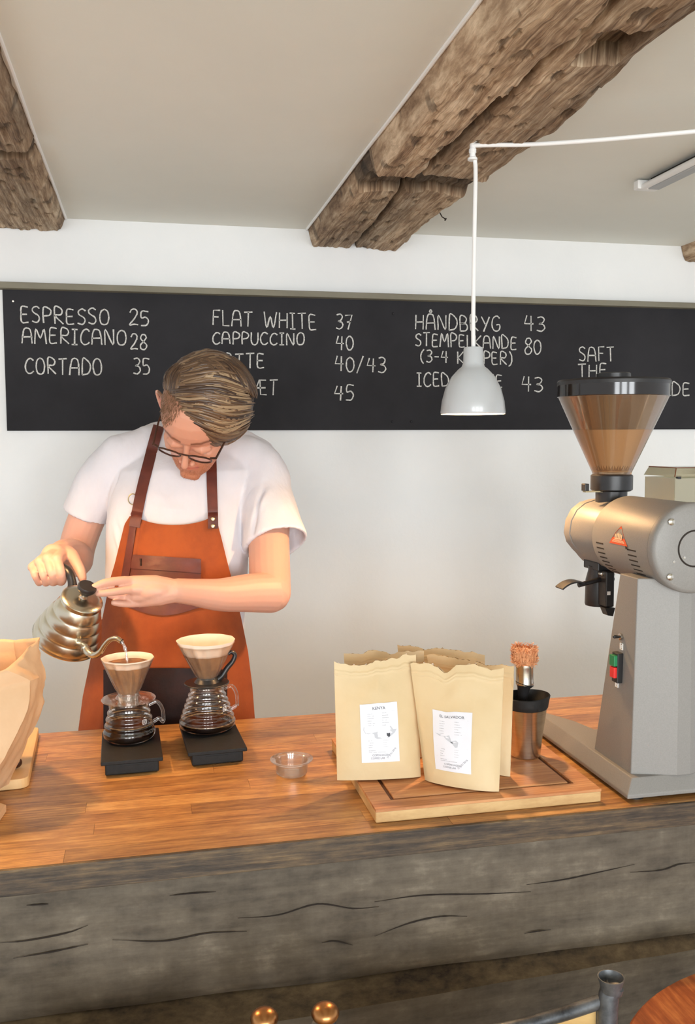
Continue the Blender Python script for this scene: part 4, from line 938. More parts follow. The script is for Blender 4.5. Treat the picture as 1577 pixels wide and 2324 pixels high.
# glasses
gl = MB()
def rim(s): return [HL(s*.0335+.0245*math.cos(a), -.006+.0185*math.sin(a), .108+.0062*math.sin(a)-.0035*abs(math.cos(a))*(1 if s*math.cos(a) > 0 else 0)) for a in np.linspace(0, 2*math.pi, 33)[:-1]]
for s in (-1, 1):
    P = rim(s); n = len(P); R4 = []
    for i in range(n):
        t = nrm(P[(i+1) % n]-P[i-1]); a = nrm(np.cross(t, Zl)); R4.append([P[i]+(a*math.cos(b)*.0016+Zl*math.sin(b)*.0022) for b in np.linspace(0, 2*math.pi, 9)[:-1]])
    gl.rings(R4, close=True)
gl.tube(catmull([HL(-.0105, .003, .111), HL(0, .0065, .1135), HL(.0105, .003, .111)], 6), .0019, 8)
for s in (-1, 1):
    gl.tube([HL(s*.056, .007, .108), HL(s*.068, .009, .106)], .0024, 8)
    gl.tube([HL(s*.068, .009, .107), HL(s*.0755, .008, .05), HL(s*.079, .006, .0), HL(s*.081, -.003, -.014)], [.0024, .0021, .002, .002], 8)
go = gl.build('glasses', m_frame, man)
for s in (-1, 1):
    P = rim(s); c = sum(P)/len(P); mb = MB(); mb.add([c+Zl*.001]+P, [(0, i+1, (i+1) % len(P)+1) for i in range(len(P))]); mb.build('lens', m_lens, go)

# ------------------------------------------------------------------ little clear cup
cu = onz(662, 1757, ZT+.0004)
tc_ = thing('plastic_cup', 'small clear round plastic cup with wide rim alone on the worktop', 'cup', cu)
MB().lathe([(0, .0006), (.022, .0002), (.0245, .0015), (.027, .004), (.0285, .020), (.029, .0235), (.034, .0240), (.0345, .0262), (.0372, .0268), (.0372, .0280), (.0325, .0276), (.0280, .0258), (.0268, .020), (.0252, .0055), (.022, .0026), (0, .003)], cu, seg=56, cap=False).build('cup_body', m_plastic, tc_)

# ------------------------------------------------------------------ cutting board (right)
ZB = ZT+.0215
x0b, x1b, y0b, y1b = .3255, .697, 1.301, 1.64
bd = thing('cutting_board', 'thick wooden carving board with juice groove under the coffee bags', 'board', ((x0b+x1b)/2, (y0b+y1b)/2, ZT))
gm = .032; gw = .007
bm_ = MB()
MB().b6(x0b, x1b, y0b, y1b, ZT+.0004, ZB-.004).build('board_body', m_bend, bd, smooth=False, bevel=.002)
xs = [x0b, x0b+gm, x0b+gm+gw, x1b-gm-gw, x1b-gm, x1b]; ys = [y0b, y0b+gm, y0b+gm+gw, y1b-gm-gw, y1b-gm, y1b]
MB().b6(xs[2], xs[3], ys[2], ys[3], ZB-.004, ZB).build('inner_field', m_bdark, bd, smooth=False, bevel=.0015)
fr = MB(); fr.b6(xs[0], xs[5], ys[0], ys[1], ZB-.004, ZB); fr.b6(xs[0], xs[5], ys[4], ys[5], ZB-.004, ZB); fr.b6(xs[0], xs[1], ys[1], ys[4], ZB-.004, ZB); fr.b6(xs[4], xs[5], ys[1], ys[4], ZB-.004, ZB)
fr.build('border', m_bdark, bd, smooth=False)
MB().b6(xs[1], xs[4], ys[1], ys[4], ZB-.0042, ZB-.0036).build('juice_groove', m_groove, bd, smooth=False)

# ------------------------------------------------------------------ coffee bags
def txt_mesh(s, size):
    cu_ = bpy.data.curves.new('t', 'FONT'); cu_.body = s; cu_.size = size; cu_.align_x = 'CENTER'; cu_.resolution_u = 3
    ob = bpy.data.objects.new('t', cu_); COL.objects.link(ob); dg = bpy.context.evaluated_depsgraph_get(); dg.update()
    me = bpy.data.meshes.new_from_object(ob.evaluated_get(dg)); vs = [tuple(v.co) for v in me.vertices]; fs = [tuple(p.vertices) for p in me.polygons]
    bpy.data.objects.remove(ob); bpy.data.curves.remove(cu_); bpy.data.meshes.remove(me)
    return vs, fs
def torn(seed, amp, pts=None):
    def f(u):
        v = amp*(nz(u*4, seed, 0)+.6*nz(u*11, seed, 3)+.35*nz(u*31, seed, 5))
        if pts is not None: v += float(interp(pts, u)[0])
        return v
    return f
def bag(BL, BR, TL, TR, label, seed, bulge=.022, tpts=None, lab=None, belly=.010, back=.03, twist=0):
    BL, BR, TL, TR = map(np.array, (BL, BR, TL, TR)); nrmv = nrm(np.cross(BR-BL, TL-BL))
    tf = torn(seed, .006, tpts)
    H = np.linalg.norm(TL-BL)
    def front(u, v, off=0):
        vv = v*(1+tf(u)/H*(max(0, v-.5)*2)) if v > .5 else v
        P = lerp(lerp(BL, BR, u), lerp(TL, TR, u), vv)
        s4 = 4*u*(1-u)
        b = bulge*(s4**.7)*math.exp(-((v-.10)/.42)**2)*1.0+belly*s4*math.sin(math.pi*min(1, max(0, v)))**1+.0022*nz(u*3, v*4, seed)*min(1, v*6)+.0008*nz(u*9, v*10, seed+4)
        zip_ = .0016*(math.exp(-((v-.90)/.008)**2)+math.exp(-((v-.925)/.008)**2))
        return P+nrmv*(b+zip_+off)
    def rear(u, v):
        vv = v*(1+tf(u)/H*(max(0, v-.5)*2)-.0) if v > .5 else v
        P = lerp(lerp(BL, BR, u), lerp(TL, TR, u), vv); s4 = 4*u*(1-u)
        return P-nrmv*(back*(s4**.7)*math.exp(-((v-.05)/.40)**2)+.004*s4+.001)
    t = thing('coffee_bag', label, 'bag', (BL+BR)/2, group='kraft coffee bags on the carving board')
    MB().grid(lambda u, v: front(u, v), 30, 110, th=.0005).build('front_panel', m_kraft, t, ang=80)
    MB().grid(lambda u, v: rear(1-u, v), 22, 30, th=.0005).build('back_panel', m_kraft, t, ang=80)
    MB().grid(lambda u, v: lerp(front(u, 0), rear(u, 0), v), 22, 3, th=.0005).build('base_gusset', m_kraft, t)
    fo = MB(); rr = random.Random(seed)
    fo.grid(lambda u, v: front(.04+.92*u, 1)+(-nrmv)*.0035+V3(0, 0, -.012+.012*v+.0035*v*nz(u*30, seed, 9)), 50, 3, th=.0003)
    fo.build('foil_lining', m_foil, t, ang=20)
    if lab:
        u0, u1, v0, v1, country, mp = lab; wl = np.linalg.norm(BR-BL)*(u1-u0); hl = H*(v1-v0)
        Lf = lambda a, b, off=.0009: front(lerp(u0, u1, a), lerp(v0, v1, b)+twist*(a-.5)*0, off)
        pl_ = MB().grid(lambda a, b: Lf(a, b), 14, 20, th=.0003).build('paper_label', m_label, t)
        def put(name, m, s, cx, cy, h, rot=0, wmax=None):
            vs, fs = txt_mesh(s, h*1.38); k = 1
            if wmax: k = min(1, wmax/(max(v[0] for v in vs)-min(v[0] for v in vs)))
            mb = MB(); ca, sa = math.cos(rot), math.sin(rot)
            mb.add([Lf(cx+(v[0]*k*ca-v[1]*k*sa)/wl, cy+(v[0]*k*sa+v[1]*k*ca)/hl, .0013) for v in vs], fs); mb.build(name, m, pl_, smooth=False)
        put('label_text', m_ink, country, .5, .89, .0062, wmax=wl*(.62 if len(country) > 6 else .34))
        put('label_text', m_ink2, 'COPENHAGEN', .5, .105, .0036, wmax=wl*.44); put('label_text', m_ink2, 'COFFEE LAB', .42, .055, .0036, wmax=wl*.36)
        put('label_text', m_ink2, '27 JULI 2016', .80, .14, .0030, rot=.8)
        ln = MB()
        def bar(a0, a1, b, th=.0028):
            n = max(2, int((a1-a0)*34))
            for i in range(n):
                if rr.random() < .05: continue
                p, q = lerp(a0, a1, i/n), lerp(a0, a1, (i+.78)/n); hh = th*rr.uniform(.55, 1)
                ln.add([Lf(p, b-hh, .0012), Lf(q, b-hh, .0012), Lf(q, b+hh, .0012), Lf(p, b+hh, .0012)], [(0, 1, 2, 3)])
        for k in range(6):
            bar(.19, .19+rr.uniform(.1, .25), .825-.041*k); bar(.58, .58+rr.uniform(.1, .19), .828-.041*k)
        for k in range(4):
            bar(.19, .19+rr.uniform(.08, .15), .365-.037*k)
            bar(.58, .58+rr.uniform(.08, .15), .37-.037*k, .0016)
        bar(.19, .37, .2); bar(.19, .64, .172)
        ln.build('label_small_print', m_ink2, pl_, smooth=False)['kind'] = 'stuff'
        ru = MB()
        for b in (.862, .40, .235): ru.add([Lf(.08, b, .0012), Lf(.92, b, .0012), Lf(.92, b+.002, .0012), Lf(.08, b+.002, .0012)], [(0, 1, 2, 3)])
        ru.build('label_rules', m_map, pl_, smooth=False)
        tess = lambda P: [tuple(t) for t in __import__('mathutils').geometry.tessellate_polygon([[Vector((a, b, 0)) for a, b in P]])]
        mm = MB(); mm.add([Lf(a, b, .0011) for a, b in mp[0]], tess(mp[0])); mm.build('label_map', m_map, pl_, smooth=False)
        mm = MB(); mm.add([Lf(a, b, .0014) for a, b in mp[1]], tess(mp[1])); mm.build('label_map_mark', m_ink, pl_, smooth=False)
    return t
zq = ZB+.001
def top_of(b, px, py, back=.0):
    # point above b (a bottom corner), pushed back by `back`, at image row py and column px
    return onx(px, py, b[0]) if False else at(px, py, pr(b)[2]+back)
africa = ([(.08, .60), (.8, .60), (.86, .545), (.95, .55), (.90, .49), (.80, .44), (.73, .41), (.42, .395), (.36, .42), (.35, .47), (.28, .50), (.20, .48), (.12, .49), (.07, .55)],
          [(.68, .49), (.72, .48), (.77, .49), (.77, .44), (.735, .415), (.68, .445)])
amer = ([(.06, .62), (.2, .60), (.45, .60), (.48, .55), (.50, .51), (.62, .53), (.68, .50), (.66, .42), (.60, .41), (.52, .47), (.44, .50), (.36, .53), (.30, .575), (.18, .575)],
        [(.47, .505), (.54, .49), (.55, .475), (.50, .48)])
kBL, kBR = onz(765, 1770, zq), onz(955, 1762, zq)
bag(kBL, kBR, at(758, 1506, pr(kBL)[2]+.028), at(944, 1494, pr(kBR)[2]+.028), 'front kraft coffee bag at left with white label reading KENYA', 3, tpts=[(0, .004), (.15, -.006), (.5, -.001), (1, .006)], lab=(.285, .735, .145, .640, 'KENYA', africa), bulge=.014)
eBL, eBR = onz(964, 1769, zq), onz(1132, 1796, zq)
bag(eBL, eBR, at(931, 1506, pr(eBL)[2]+.030), at(1143, 1520, pr(eBR)[2]+.042), 'front kraft coffee bag at right with white label reading EL SALVADOR', 8, tpts=[(0, 0), (.22, .004), (.37, -.012), (.52, .003), (1, .003)], lab=(.22, .69, .125, .620, 'EL SALVADOR', amer), bulge=.020)
b3L, b3R = onz(1010, 1728, zq), onz(1157, 1762, zq)
bag(b3L, b3R, at(968, 1487, pr(b3L)[2]+.04), at(1166, 1512, pr(b3R)[2]+.02), 'unlabelled looking kraft coffee bag directly behind the EL SALVADOR bag', 12, bulge=.010, back=.018, tpts=[(0, 0), (.4, .002), (.75, -.004), (1, 0)])
b1L, b1R = onz(795, 1722, zq), onz(962, 1718, zq)
bag(b1L, b1R, at(780, 1483, pr(b1L)[2]+.03), at(962, 1480, pr(b1R)[2]+.03), 'kraft coffee bag directly behind the KENYA bag, foil showing', 17, bulge=.008, back=.014, tpts=[(0, 0), (1, .002)])
b2L, b2R = onz(925, 1684, zq), onz(1100, 1690, zq)
bag(b2L, b2R, at(902, 1468, pr(b2L)[2]+.02), at(1100, 1482, pr(b2R)[2]+.02), 'rearmost kraft coffee bag, only torn top edge visible between others', 23, bulge=.005, back=.008, tpts=[(0, .004), (.3, 0), (.6, .004), (.85, -.002), (1, -.004)])

# ------------------------------------------------------------------ tumbler, black liner, brush
tb = onz(1192, 1714, ZB+.0006)
tz = thing('steel_tumbler', 'stainless steel cup on the carving board holding a black cup', 'cup', tb)
zt_ = zat(tb[0], tb[1], 1604)-tb[2]
MB().lathe([(0, .001), (.024, 0), (.0262, .002), (.0285, .03), (.0362, zt_-.002), (.0370, zt_), (.0362, zt_+.0006), (.0352, zt_-.002), (.0275, .03), (.025, .004), (0, .004)], tb, seg=48, cap=False).build('tumbler_body', m_steel, tz)
bk = thing('black_cup', 'black flexible cup with wide wavy rim nested inside steel cup', 'cup', tb+V3(0, 0, .02))
def wv(r_, z, th): k = max(0, (z-zt_)/.03); return r_*(1+k*(.14*math.cos(2*(th-.5))+.05*math.cos(3*th+1)))
MB().lathe([(0, .010), (.020, .008), (.026, .03), (.0335, zt_-.004), (.0385, zt_+.002), (.0395, zt_+.010), (.041, zt_+.020), (.0395, zt_+.0215), (.0375, zt_+.010), (.0325, zt_-.002), (.025, .03), (.018, .012), (0, .013)], tb, seg=48, cap=False, warp=wv).build('cup_wall', m_blackm, bk)
br = thing('pastry_brush', 'round brush with pale orange bristles standing in the black cup', 'brush', tb+V3(0, 0, .03))
bx = tb[0]-.004; byy = tb[1]+.004
zA_, zB_, zC_ = zat(bx, byy, 1551), zat(bx, byy, 1510), zat(bx, byy, 1466)
axb = nrm(V3(-.02, 0, 1)); ob = V3(bx+.003, byy, zA_)
MB().tube([V3(bx-.002, byy, tb[2]+.02), V3(bx-.001, byy, zA_-.03), V3(bx+.001, byy, zA_-.008), ob], [.007, .0075, .011, .0165], 20).build('handle', m_black, br)
MB().lathe([(.0155, -.001), (.0158, .002), (.0152, .004), (.0152, zB_-zA_-.004), (.0158, zB_-zA_-.002), (.0155, zB_-zA_+.002)], ob, axb, 28).build('ferrule', m_steel, br)
rr = random.Random(5); bb = MB()
bb.ell(ob+axb*(zC_-zA_)*.70, (.0175, .0175, (zC_-zB_)*.34), nu=18, nv=10)
for i in range(2600):
    a = rr.uniform(0, 2*math.pi); q = math.sqrt(rr.random()); r1 = .0135*q; r2 = (.0215+rr.uniform(-.002, .003))*q
    p0 = ob+axb*(zB_-zA_-.001)+V3(math.cos(a), math.sin(a), 0)*r1
    a2 = a+rr.uniform(-.3, .3); p1 = ob+axb*((zC_-zA_)*rr.uniform(.86, 1.0)-.006*q**3)+V3(math.cos(a2), math.sin(a2), 0)*r2
    p2 = lerp(p0, p1, .5)+V3(math.cos(a), math.sin(a), 0)*.0045*q+np.array([rr.uniform(-.001, .001) for _ in range(3)])
    d = V3(-math.sin(a), math.cos(a), 0)*.00055
    bb.add([p0-d, p0+d, p2+d, p2-d, p1+d*.5, p1-d*.5], [(0, 1, 2, 3), (3, 2, 4, 5)])
for i in range(900):
    a = rr.uniform(0, 2*math.pi); h = rr.uniform(.1, 1); c0 = ob+axb*lerp(zB_-zA_, zC_-zA_, h)+V3(math.cos(a), math.sin(a), 0)*.019
    t_ = nrm(np.array([rr.uniform(-1, 1) for _ in range(3)]))*.005; d = nrm(np.cross(t_, V3(math.cos(a), math.sin(a), .3)))*.0005
    bb.add([c0-t_-d, c0-t_+d, c0+t_+d+V3(math.cos(a), math.sin(a), 0)*.002, c0+t_-d+V3(math.cos(a), math.sin(a), 0)*.002], [(0, 1, 2, 3)])
bb.build('bristles', m_bristle, br, smooth=False)['kind'] = 'stuff'

# ------------------------------------------------------------------ coffee grinder
gx = .841; zc = 1.326; RM = .0715
gd = thing('coffee_grinder', 'large silver grey coffee grinder with smoky cone hopper at right end', 'grinder', (gx, 1.45, ZT))
# base: U shaped foot with sloping skirt
def foot(z, ins):
    a, b = gx-.105+ins, gx+.105-ins
    return [V3(a, 1.288+ins*1.0, z), V3(b, 1.288+ins, z), V3(b+0, 1.668-ins*.5, z), V3(b-.030+ins, 1.672-ins*.5, z), V3(b-.055+ins*.6, 1.60, z), V3(gx+.03, 1.545, z), V3(gx-.03, 1.545, z), V3(a+.055-ins*.6, 1.60, z), V3(a+.030-ins, 1.672-ins*.5, z), V3(a, 1.668-ins*.5, z)]
MB().rings([foot(ZT+.006, 0), foot(ZT+.012, 0), foot(ZT+.034, .016)]).build('base', m_cream, gd, smooth=False, bevel=.0012)
for x in (-.08, .08):
    for y in (1.31, 1.64): MB().lathe([(.014, 0), (.014, .0065)], (gx+x, y, ZT), seg=16).build('rubber_foot', m_black, gd)
def colr(z, t):
    k = lerp(1, .91, t); yb = lerp(1.445, 1.380, t); o = lerp(0, .004, t)
    return [V3(gx-.082*k, 1.320+o, z), V3(gx-.012*k, 1.298+o*2, z), V3(gx+.012*k, 1.298+o*2, z), V3(gx+.082*k, 1.320+o, z), V3(gx+.082*k, yb, z), V3(gx-.082*k, yb, z)]
MB().rings([colr(ZT+.033, 0), colr(1.275, 1)]).build('column', m_cream, gd, smooth=False, bevel=.0015)
# motor drum
MB().lathe([(RM-.003, 1.300), (RM, 1.303), (RM, 1.485), (RM-.001, 1.488)], (gx, 0, zc), (0, 1, 0), 72).build('motor_drum', m_cream, gd)
capd = MB().lathe([(0, 1.2830), (.027, 1.2830), (.0278, 1.2842), (.0292, 1.2842), (.030, 1.2830), (RM-.006, 1.2830), (RM-.001, 1.2855), (RM+.001, 1.289), (RM+.001, 1.3005), (RM-.003, 1.302)], (gx, 0, zc), (0, 1, 0), 72, cap=False).build('end_cap', m_cream, gd)
MB().lathe([(.0272, 1.2826), (.0276, 1.2842), (.0294, 1.2842), (.0298, 1.2826)], (gx, 0, zc), (0, 1, 0), 48, close=True, cap=False).build('cap_seam', m_crack, capd)
for a in (135, 45, 225, 315):
    q = math.radians(a); MB().lathe([(.0045, 0), (.0055, .001), (.0055, .004), (.003, .0055), (0, .0055)], (gx+math.cos(q)*.0615, 1.2835, zc+math.sin(q)*.0615), (0, -1, 0), 12).build('bolt', m_steel, capd)
for x, z in ((-.036, -.020), (-.018, -.014), (.0, .045)):
    MB().lathe([(.0022, 0), (.0022, .001), (0, .0012)], (gx+x, 1.2832, zc+z), (0, -1, 0), 10).build('small_screw', m_steel, capd)
# mill housing at the far end, squarer and narrowing to the spout
def hs(y, k=1.0, kb=1.0):
    pts = []
    for a, r_ in [(90, .064), (72, .066), (55, .070), (38, .0725), (20, .0725), (0, .0715), (-15, .068), (-30, .0625), (-42, .060), (-52, .061), (-62, .063), (-75, .0585), (-90, .057)]:
        pts.append((math.cos(math.radians(a))*r_*k, math.sin(math.radians(a))*r_*(k if a > -20 else kb)))
    full = pts+[(-x, z) for x, z in pts[-2:0:-1]]
    return [V3(gx+x, y, zc+z-.004) for x, z in full]
MB().rings([hs(1.484, .97), hs(1.488, .985), hs(1.575, .985)]).build('mill_housing', m_cream, gd, ang=50)
MB().rings([hs(1.576, .975), hs(1.577, 1.0), hs(1.600, 1.0), hs(1.606, .96)]).build('mill_cover', m_cream, gd, ang=50)
# vent slots on the drum
def cyl(y, a, r=RM): q = math.radians(a); return V3(gx+math.cos(q)*r, y, zc+math.sin(q)*r)
for (ya, yb) in ((1.447, 1.472), (1.338, 1.365)):
    for k in range(8):
        a = 187+k*7.2
        m_ = MB(); vs = [cyl(y, a+da, RM+dr) for dr in (.0004, -.002) for y in (ya, yb) for da in (-.9, .9)]
        m_.add(vs, [(0, 1, 3, 2), (4, 6, 7, 5), (0, 4, 5, 1), (2, 3, 7, 6), (0, 2, 6, 4), (1, 5, 7, 3)]); m_.build('vent_slot', m_crack, gd, smooth=False)
# triangular emblem with a pale crown
def emb(pts, r, name, m):
    n = len(pts); vs = [cyl(1.392+p[0], 180-math.degrees((p[1]+.008)/RM), RM+r) for p in pts]
    MB().add
    mb = MB(); mb.add(vs, [tuple(range(n))]); return mb.build(name, m, gd, smooth=False)
tri = [(-.030, -.012), (.031, -.012), (.001, .020)]
def sub(pts, k=5):
    out = []
    for a, b in zip(pts, pts[1:]+pts[:1]):
        for i in range(k): out.append((lerp(a[0], b[0], i/k), lerp(a[1], b[1], i/k)))
    return out
emb(sub(tri), .0007, 'emblem', m_orange)
emb(sub([(-.0205, -.0085), (.0220, -.0085), (.0175, -.0040), (-.0160, -.0040)]), .0010, 'emblem_band', m_logow)
for (cx, w) in ((-.009, .0024), (-.004, .0024), (.001, .0027), (.006, .0024), (.011, .0024)):
    h0 = .0095-abs(cx-.001)*.35
    emb([(cx-w*.5, -.002), (cx+w*.5, -.002), (cx+w*.9, h0*.6), (cx, h0), (cx-w*.9, h0*.6)], .0011, 'emblem_crown', m_logow)
emb([(-.011, -.0032), (.013, -.0032), (.013, -.0012), (-.011, -.0012)], .0012, 'emblem_crown', m_logow)
vs, fs = txt_mesh('MAHLKÖNIG', .0045); mb = MB(); wv_ = max(v[0] for v in vs)*2
mb.add([cyl(1.393-(v[0])*.036/wv_, 180-math.degrees((v[1]-.0078+.008)/RM), RM+.0013) for v in vs], fs); mb.build('emblem_text', m_orange, gd, smooth=False)
emb([(-.030, -.0165), (-.024, -.0165), (-.023, -.0115), (-.029, -.012)], .0014, 'emblem_chip', m_crack)
# neck, collar, hopper
hy = 1.552; P0 = V3(gx, hy, 0)
zq1, zq2, zq3, zq4, zq5 = [zat(gx, hy, p) for p in (1142, 1113, 1078, 900, 872)]
MB().lathe([(.028, zq1-.02), (.029, zq2+.004)], P0, seg=36, warp=lambda r_, z, th: r_-.0012*(1 if math.sin(9*th) > .3 else 0)).build('throat', m_black, gd)
MB().lathe([(.034, zq2-.001), (.0382, zq2+.002), (.0382, zq3-.001), (.036, zq3+.001), (.030, zq3+.001)], P0, seg=48).build('hopper_collar', m_black, gd)
cl0 = V3(gx-.036, hy-.01, zq2); MB().b6(gx-.060, gx-.026, hy-.016, hy-.004, zq2-.002, zq2+.0005).build('slide_plate', m_rivet, gd, smooth=False)
MB().b6(gx-.062, gx-.054, hy-.018, hy-.002, zq2+.0005, zq2+.014).build('slide_tab', m_black, gd, smooth=False, bevel=.001)
RT = .0985
MB().lathe([(.0345, zq3), (.036, zq3+.006), (RT, zq4-.002), (RT+.001, zq4), (RT+.001, zq5-.001), (RT-.0005, zq5-.001), (RT-.0008, zq4), (.034, zq3+.008)], P0, seg=72, cap=False).build('hopper_cone', m_hopper, gd)
MB().lathe([(RT+.0012, zq4-.001), (RT+.0022, zq4), (RT+.0022, zq5-.002), (RT+.0012, zq5-.002)], P0, seg=72, close=True).build('hopper_rim', M('dark_rim', S(30, 25, 22), .12), gd)
zbn = zat(gx, hy-.05, 975)
MB().lathe([(.001, zq3+.004), (.033, zq3+.006), (.0345+(RT-.0345)*((zbn-zq3)/(zq4-zq3))*.96, zbn), (0, zbn+.002)], P0, seg=48, cap=False).build('hopper_dust', M('dusty_inner', S(220, 190, 152), .8), gd)
MB().lathe([(RT-.001, zq5-.002), (RT+.0025, zq5-.002), (RT+.0035, zq5+.004), (RT+.001, zq5+.0075), (RT-.02, zq5+.0085), (.03, zq5+.009), (0, zq5+.009)], P0, seg=72, cap=False).build('hopper_lid', m_black, gd)
MB().lathe([(.031, zq5+.008), (.031, zq5+.019), (.029, zq5+.0205), (0, zq5+.0205)], P0, seg=40, warp=lambda r_, z, th: r_-.0006*(1 if math.sin(28*th) > 0 else 0)).build('lid_knob', m_black, gd)
# spout, lever, clip under the mill
sy = 1.560; zb_ = zc-.060
MB().b6(gx-.036, gx+.03, sy-.03, sy+.028, zb_-.010, zb_+.006).build('spout_bracket', m_black, gd, smooth=False, bevel=.002)
MB().lathe([(.0235, zat(gx-.004, sy, 1372)), (.0245, zat(gx-.004, sy, 1368)), (.0235, zb_-.03), (.019, zb_-.012), (.019, zb_-.004)], V3(gx-.019, sy, 0), seg=36, cap=True).build('spout', m_black, gd)
lv = [V3(gx+.0, sy-.02, 0), V3(gx-.02, sy-.026, 0), V3(gx-.055, sy-.03, 0), V3(gx-.075, sy-.031, 0)]
zl0 = zat(gx-.01, sy-.02, 1311)
MB().tube([V3(lv[0][0], lv[0][1], zl0-.003), V3(lv[1][0], lv[1][1], zl0), V3(lv[2][0], lv[2][1], zl0-.006), V3(lv[3][0], lv[3][1], zl0-.010)], [.0045]*4, 10, flat=1.0).build('lever', m_black, gd)
MB().grid(lambda u, v: V3(gx-.070-.042*u, sy-.031-.015+.030*v, zl0-.008+.006*math.sin(u*2.2)-.014*u*u+.002), 10, 6, th=.003).build('lever_paddle', m_black, gd)
MB().b6(gx-.030, gx-.013, sy-.05, sy-.015, zat(gx, sy, 1366), zb_-.008).build('bag_clip', m_black, gd, smooth=False, bevel=.002)
MB().prism([V3(gx-.032, sy-.052, zat(gx, sy, 1368)), V3(gx-.012, sy-.052, zat(gx, sy, 1368)), V3(gx-.016, sy-.052, zat(gx, sy, 1386)), V3(gx-.026, sy-.052, zat(gx, sy, 1384))], (0, .02, 0)).build('clip_tip', m_black, gd, smooth=False)
MB().b6(gx-.0275, gx-.0215, sy-.0512, sy-.0495, zat(gx, sy-.05, 1349), zat(gx, sy-.05, 1341)).build('clip_tag', m_white, gd, smooth=False)
for dx in (-.030, -.010):
    MB().lathe([(.0045, 0), (.0045, .010), (.0025, .011)], (gx+dx, sy-.028, zb_-.014), (0, -1, 0), 10).build('bolt', m_steel, gd)
# switches on the left side of the column
def side(px, py, out=0):
    p = onx(px, py, gx-.078); return p+V3(-out, 0, 0)
c = side(1409, 1445); MB().lathe([(.0058, 0), (.0058, .003), (.0035, .004)], c, (-1, 0, 0), 16).build('toggle_nut', m_steel, gd)
MB().tube([c+V3(-.003, 0, 0), c+V3(-.013, -.002, .001)], [.0022, .003], 10, round_=True).build('toggle_switch', m_black, gd)
c = side(1407, 1514)
MB().box(c+V3(-.004, 0, 0), (.006, .0095, .025)).build('switch_box', m_black, gd, smooth=False, bevel=.001)
MB().box(c+V3(-.012, -.0005, .0125), (.004, .008, .009)).build('start_button', m_green, gd, smooth=False, bevel=.001)
MB().box(c+V3(-.012, -.0005, -.0075), (.0035, .007, .009)).build('stop_button', m_red, gd, smooth=False, bevel=.001)
for (px, py) in ((1411, 1467), (1402, 1552)):
    c = side(px, py)
    xo = gx-.0822+ (c[2]-ZT-.033)*.0206
    mb = MB()
    for dy, dz, hy_, hz in ((-.0040, 0, .0004, .005), (.0040, 0, .0004, .005), (0, .005, .0042, .0004), (0, -.005, .0042, .0004), (0, 0, .0005, .0026), (-.0015, .0026, .0012, .0004), (-.0015, -.0026, .0012, .0004)):
        mb.box((xo-.0006, c[1]+dy, c[2]+dz), (.0008, hy_, hz))
    mb.build('switch_mark', m_white, gd, smooth=False)

# ------------------------------------------------------------------ second grinder behind, mostly out of frame
g2 = at(1531, 1100, 1.98); gx2, gy2 = g2[0], g2[1]
sg = thing('coffee_grinder', 'second grinder behind large one, square smoky hopper with lid at right edge', 'grinder', (gx2+.1, gy2+.06, ZT))
za, zb2_, zt2 = zat(gx2, gy2, 1141), zat(gx2, gy2, 1086), zat(gx2, gy2, 1082)
hp = MB()
for (x, y, hx_, hy_) in ((gx2+.075, gy2, .075, .001), (gx2+.075, gy2+.12, .075, .001), (gx2, gy2+.06, .001, .06), (gx2+.15, gy2+.06, .001, .06)): hp.box((x, y, (za-.02+zb2_)/2), (hx_, hy_, (zb2_-za+.02)/2))
hp.build('hopper_box', m_hopper2, sg, smooth=False)
zlid = zat(gx2, gy2, 1062)
ld_ = MB(); a0 = V3(gx2-.002, gy2-.003, zt2); b0 = V3(gx2+.154, gy2+.124, zt2)
lo_ = [V3(a0[0], a0[1], zt2), V3(b0[0], a0[1], zt2), V3(b0[0], b0[1], zt2), V3(a0[0], b0[1], zt2)]; hi_ = [p+V3(0, 0, zlid-zt2) for p in lo_]
i_ = .008; hi_ = [hi_[0]+V3(i_, i_, 0), hi_[1]+V3(-i_, i_, 0), hi_[2]+V3(-i_, -i_, 0), hi_[3]+V3(i_, -i_, 0)]
ld_.rings([lo_, hi_]); ld_.build('hopper_lid', m_hopper2, sg, smooth=False)
MB().tube([hi_[0], hi_[1]], .0012, 6).tube([lo_[0], hi_[0]], .0012, 6).tube([hi_[0], hi_[3]], .0012, 6).build('lid_edge', m_groove, sg)
MB().b6(gx2+.006, gx2+.014, gy2-.002, gy2+.006, zt2-.005, zt2+.002).build('lid_pad', m_black, sg, smooth=False)
xb = at(1582, 1300, 2.0)[0]
MB().b6(xb, xb+.13, gy2-.02, gy2+.12, ZT+.03, za-.018).build('body', m_black, sg, smooth=False, bevel=.004)
MB().b6(xb-.0, xb+.16, gy2-.1, gy2+.13, ZT, ZT+.03).build('base', m_black, sg, smooth=False, bevel=.004)
pf = at(1571, 1375, 1.98); MB().tube([pf, pf+V3(.06, .0, .002)], [.008, .010], 12, round_=True).build('fork', m_black, sg)

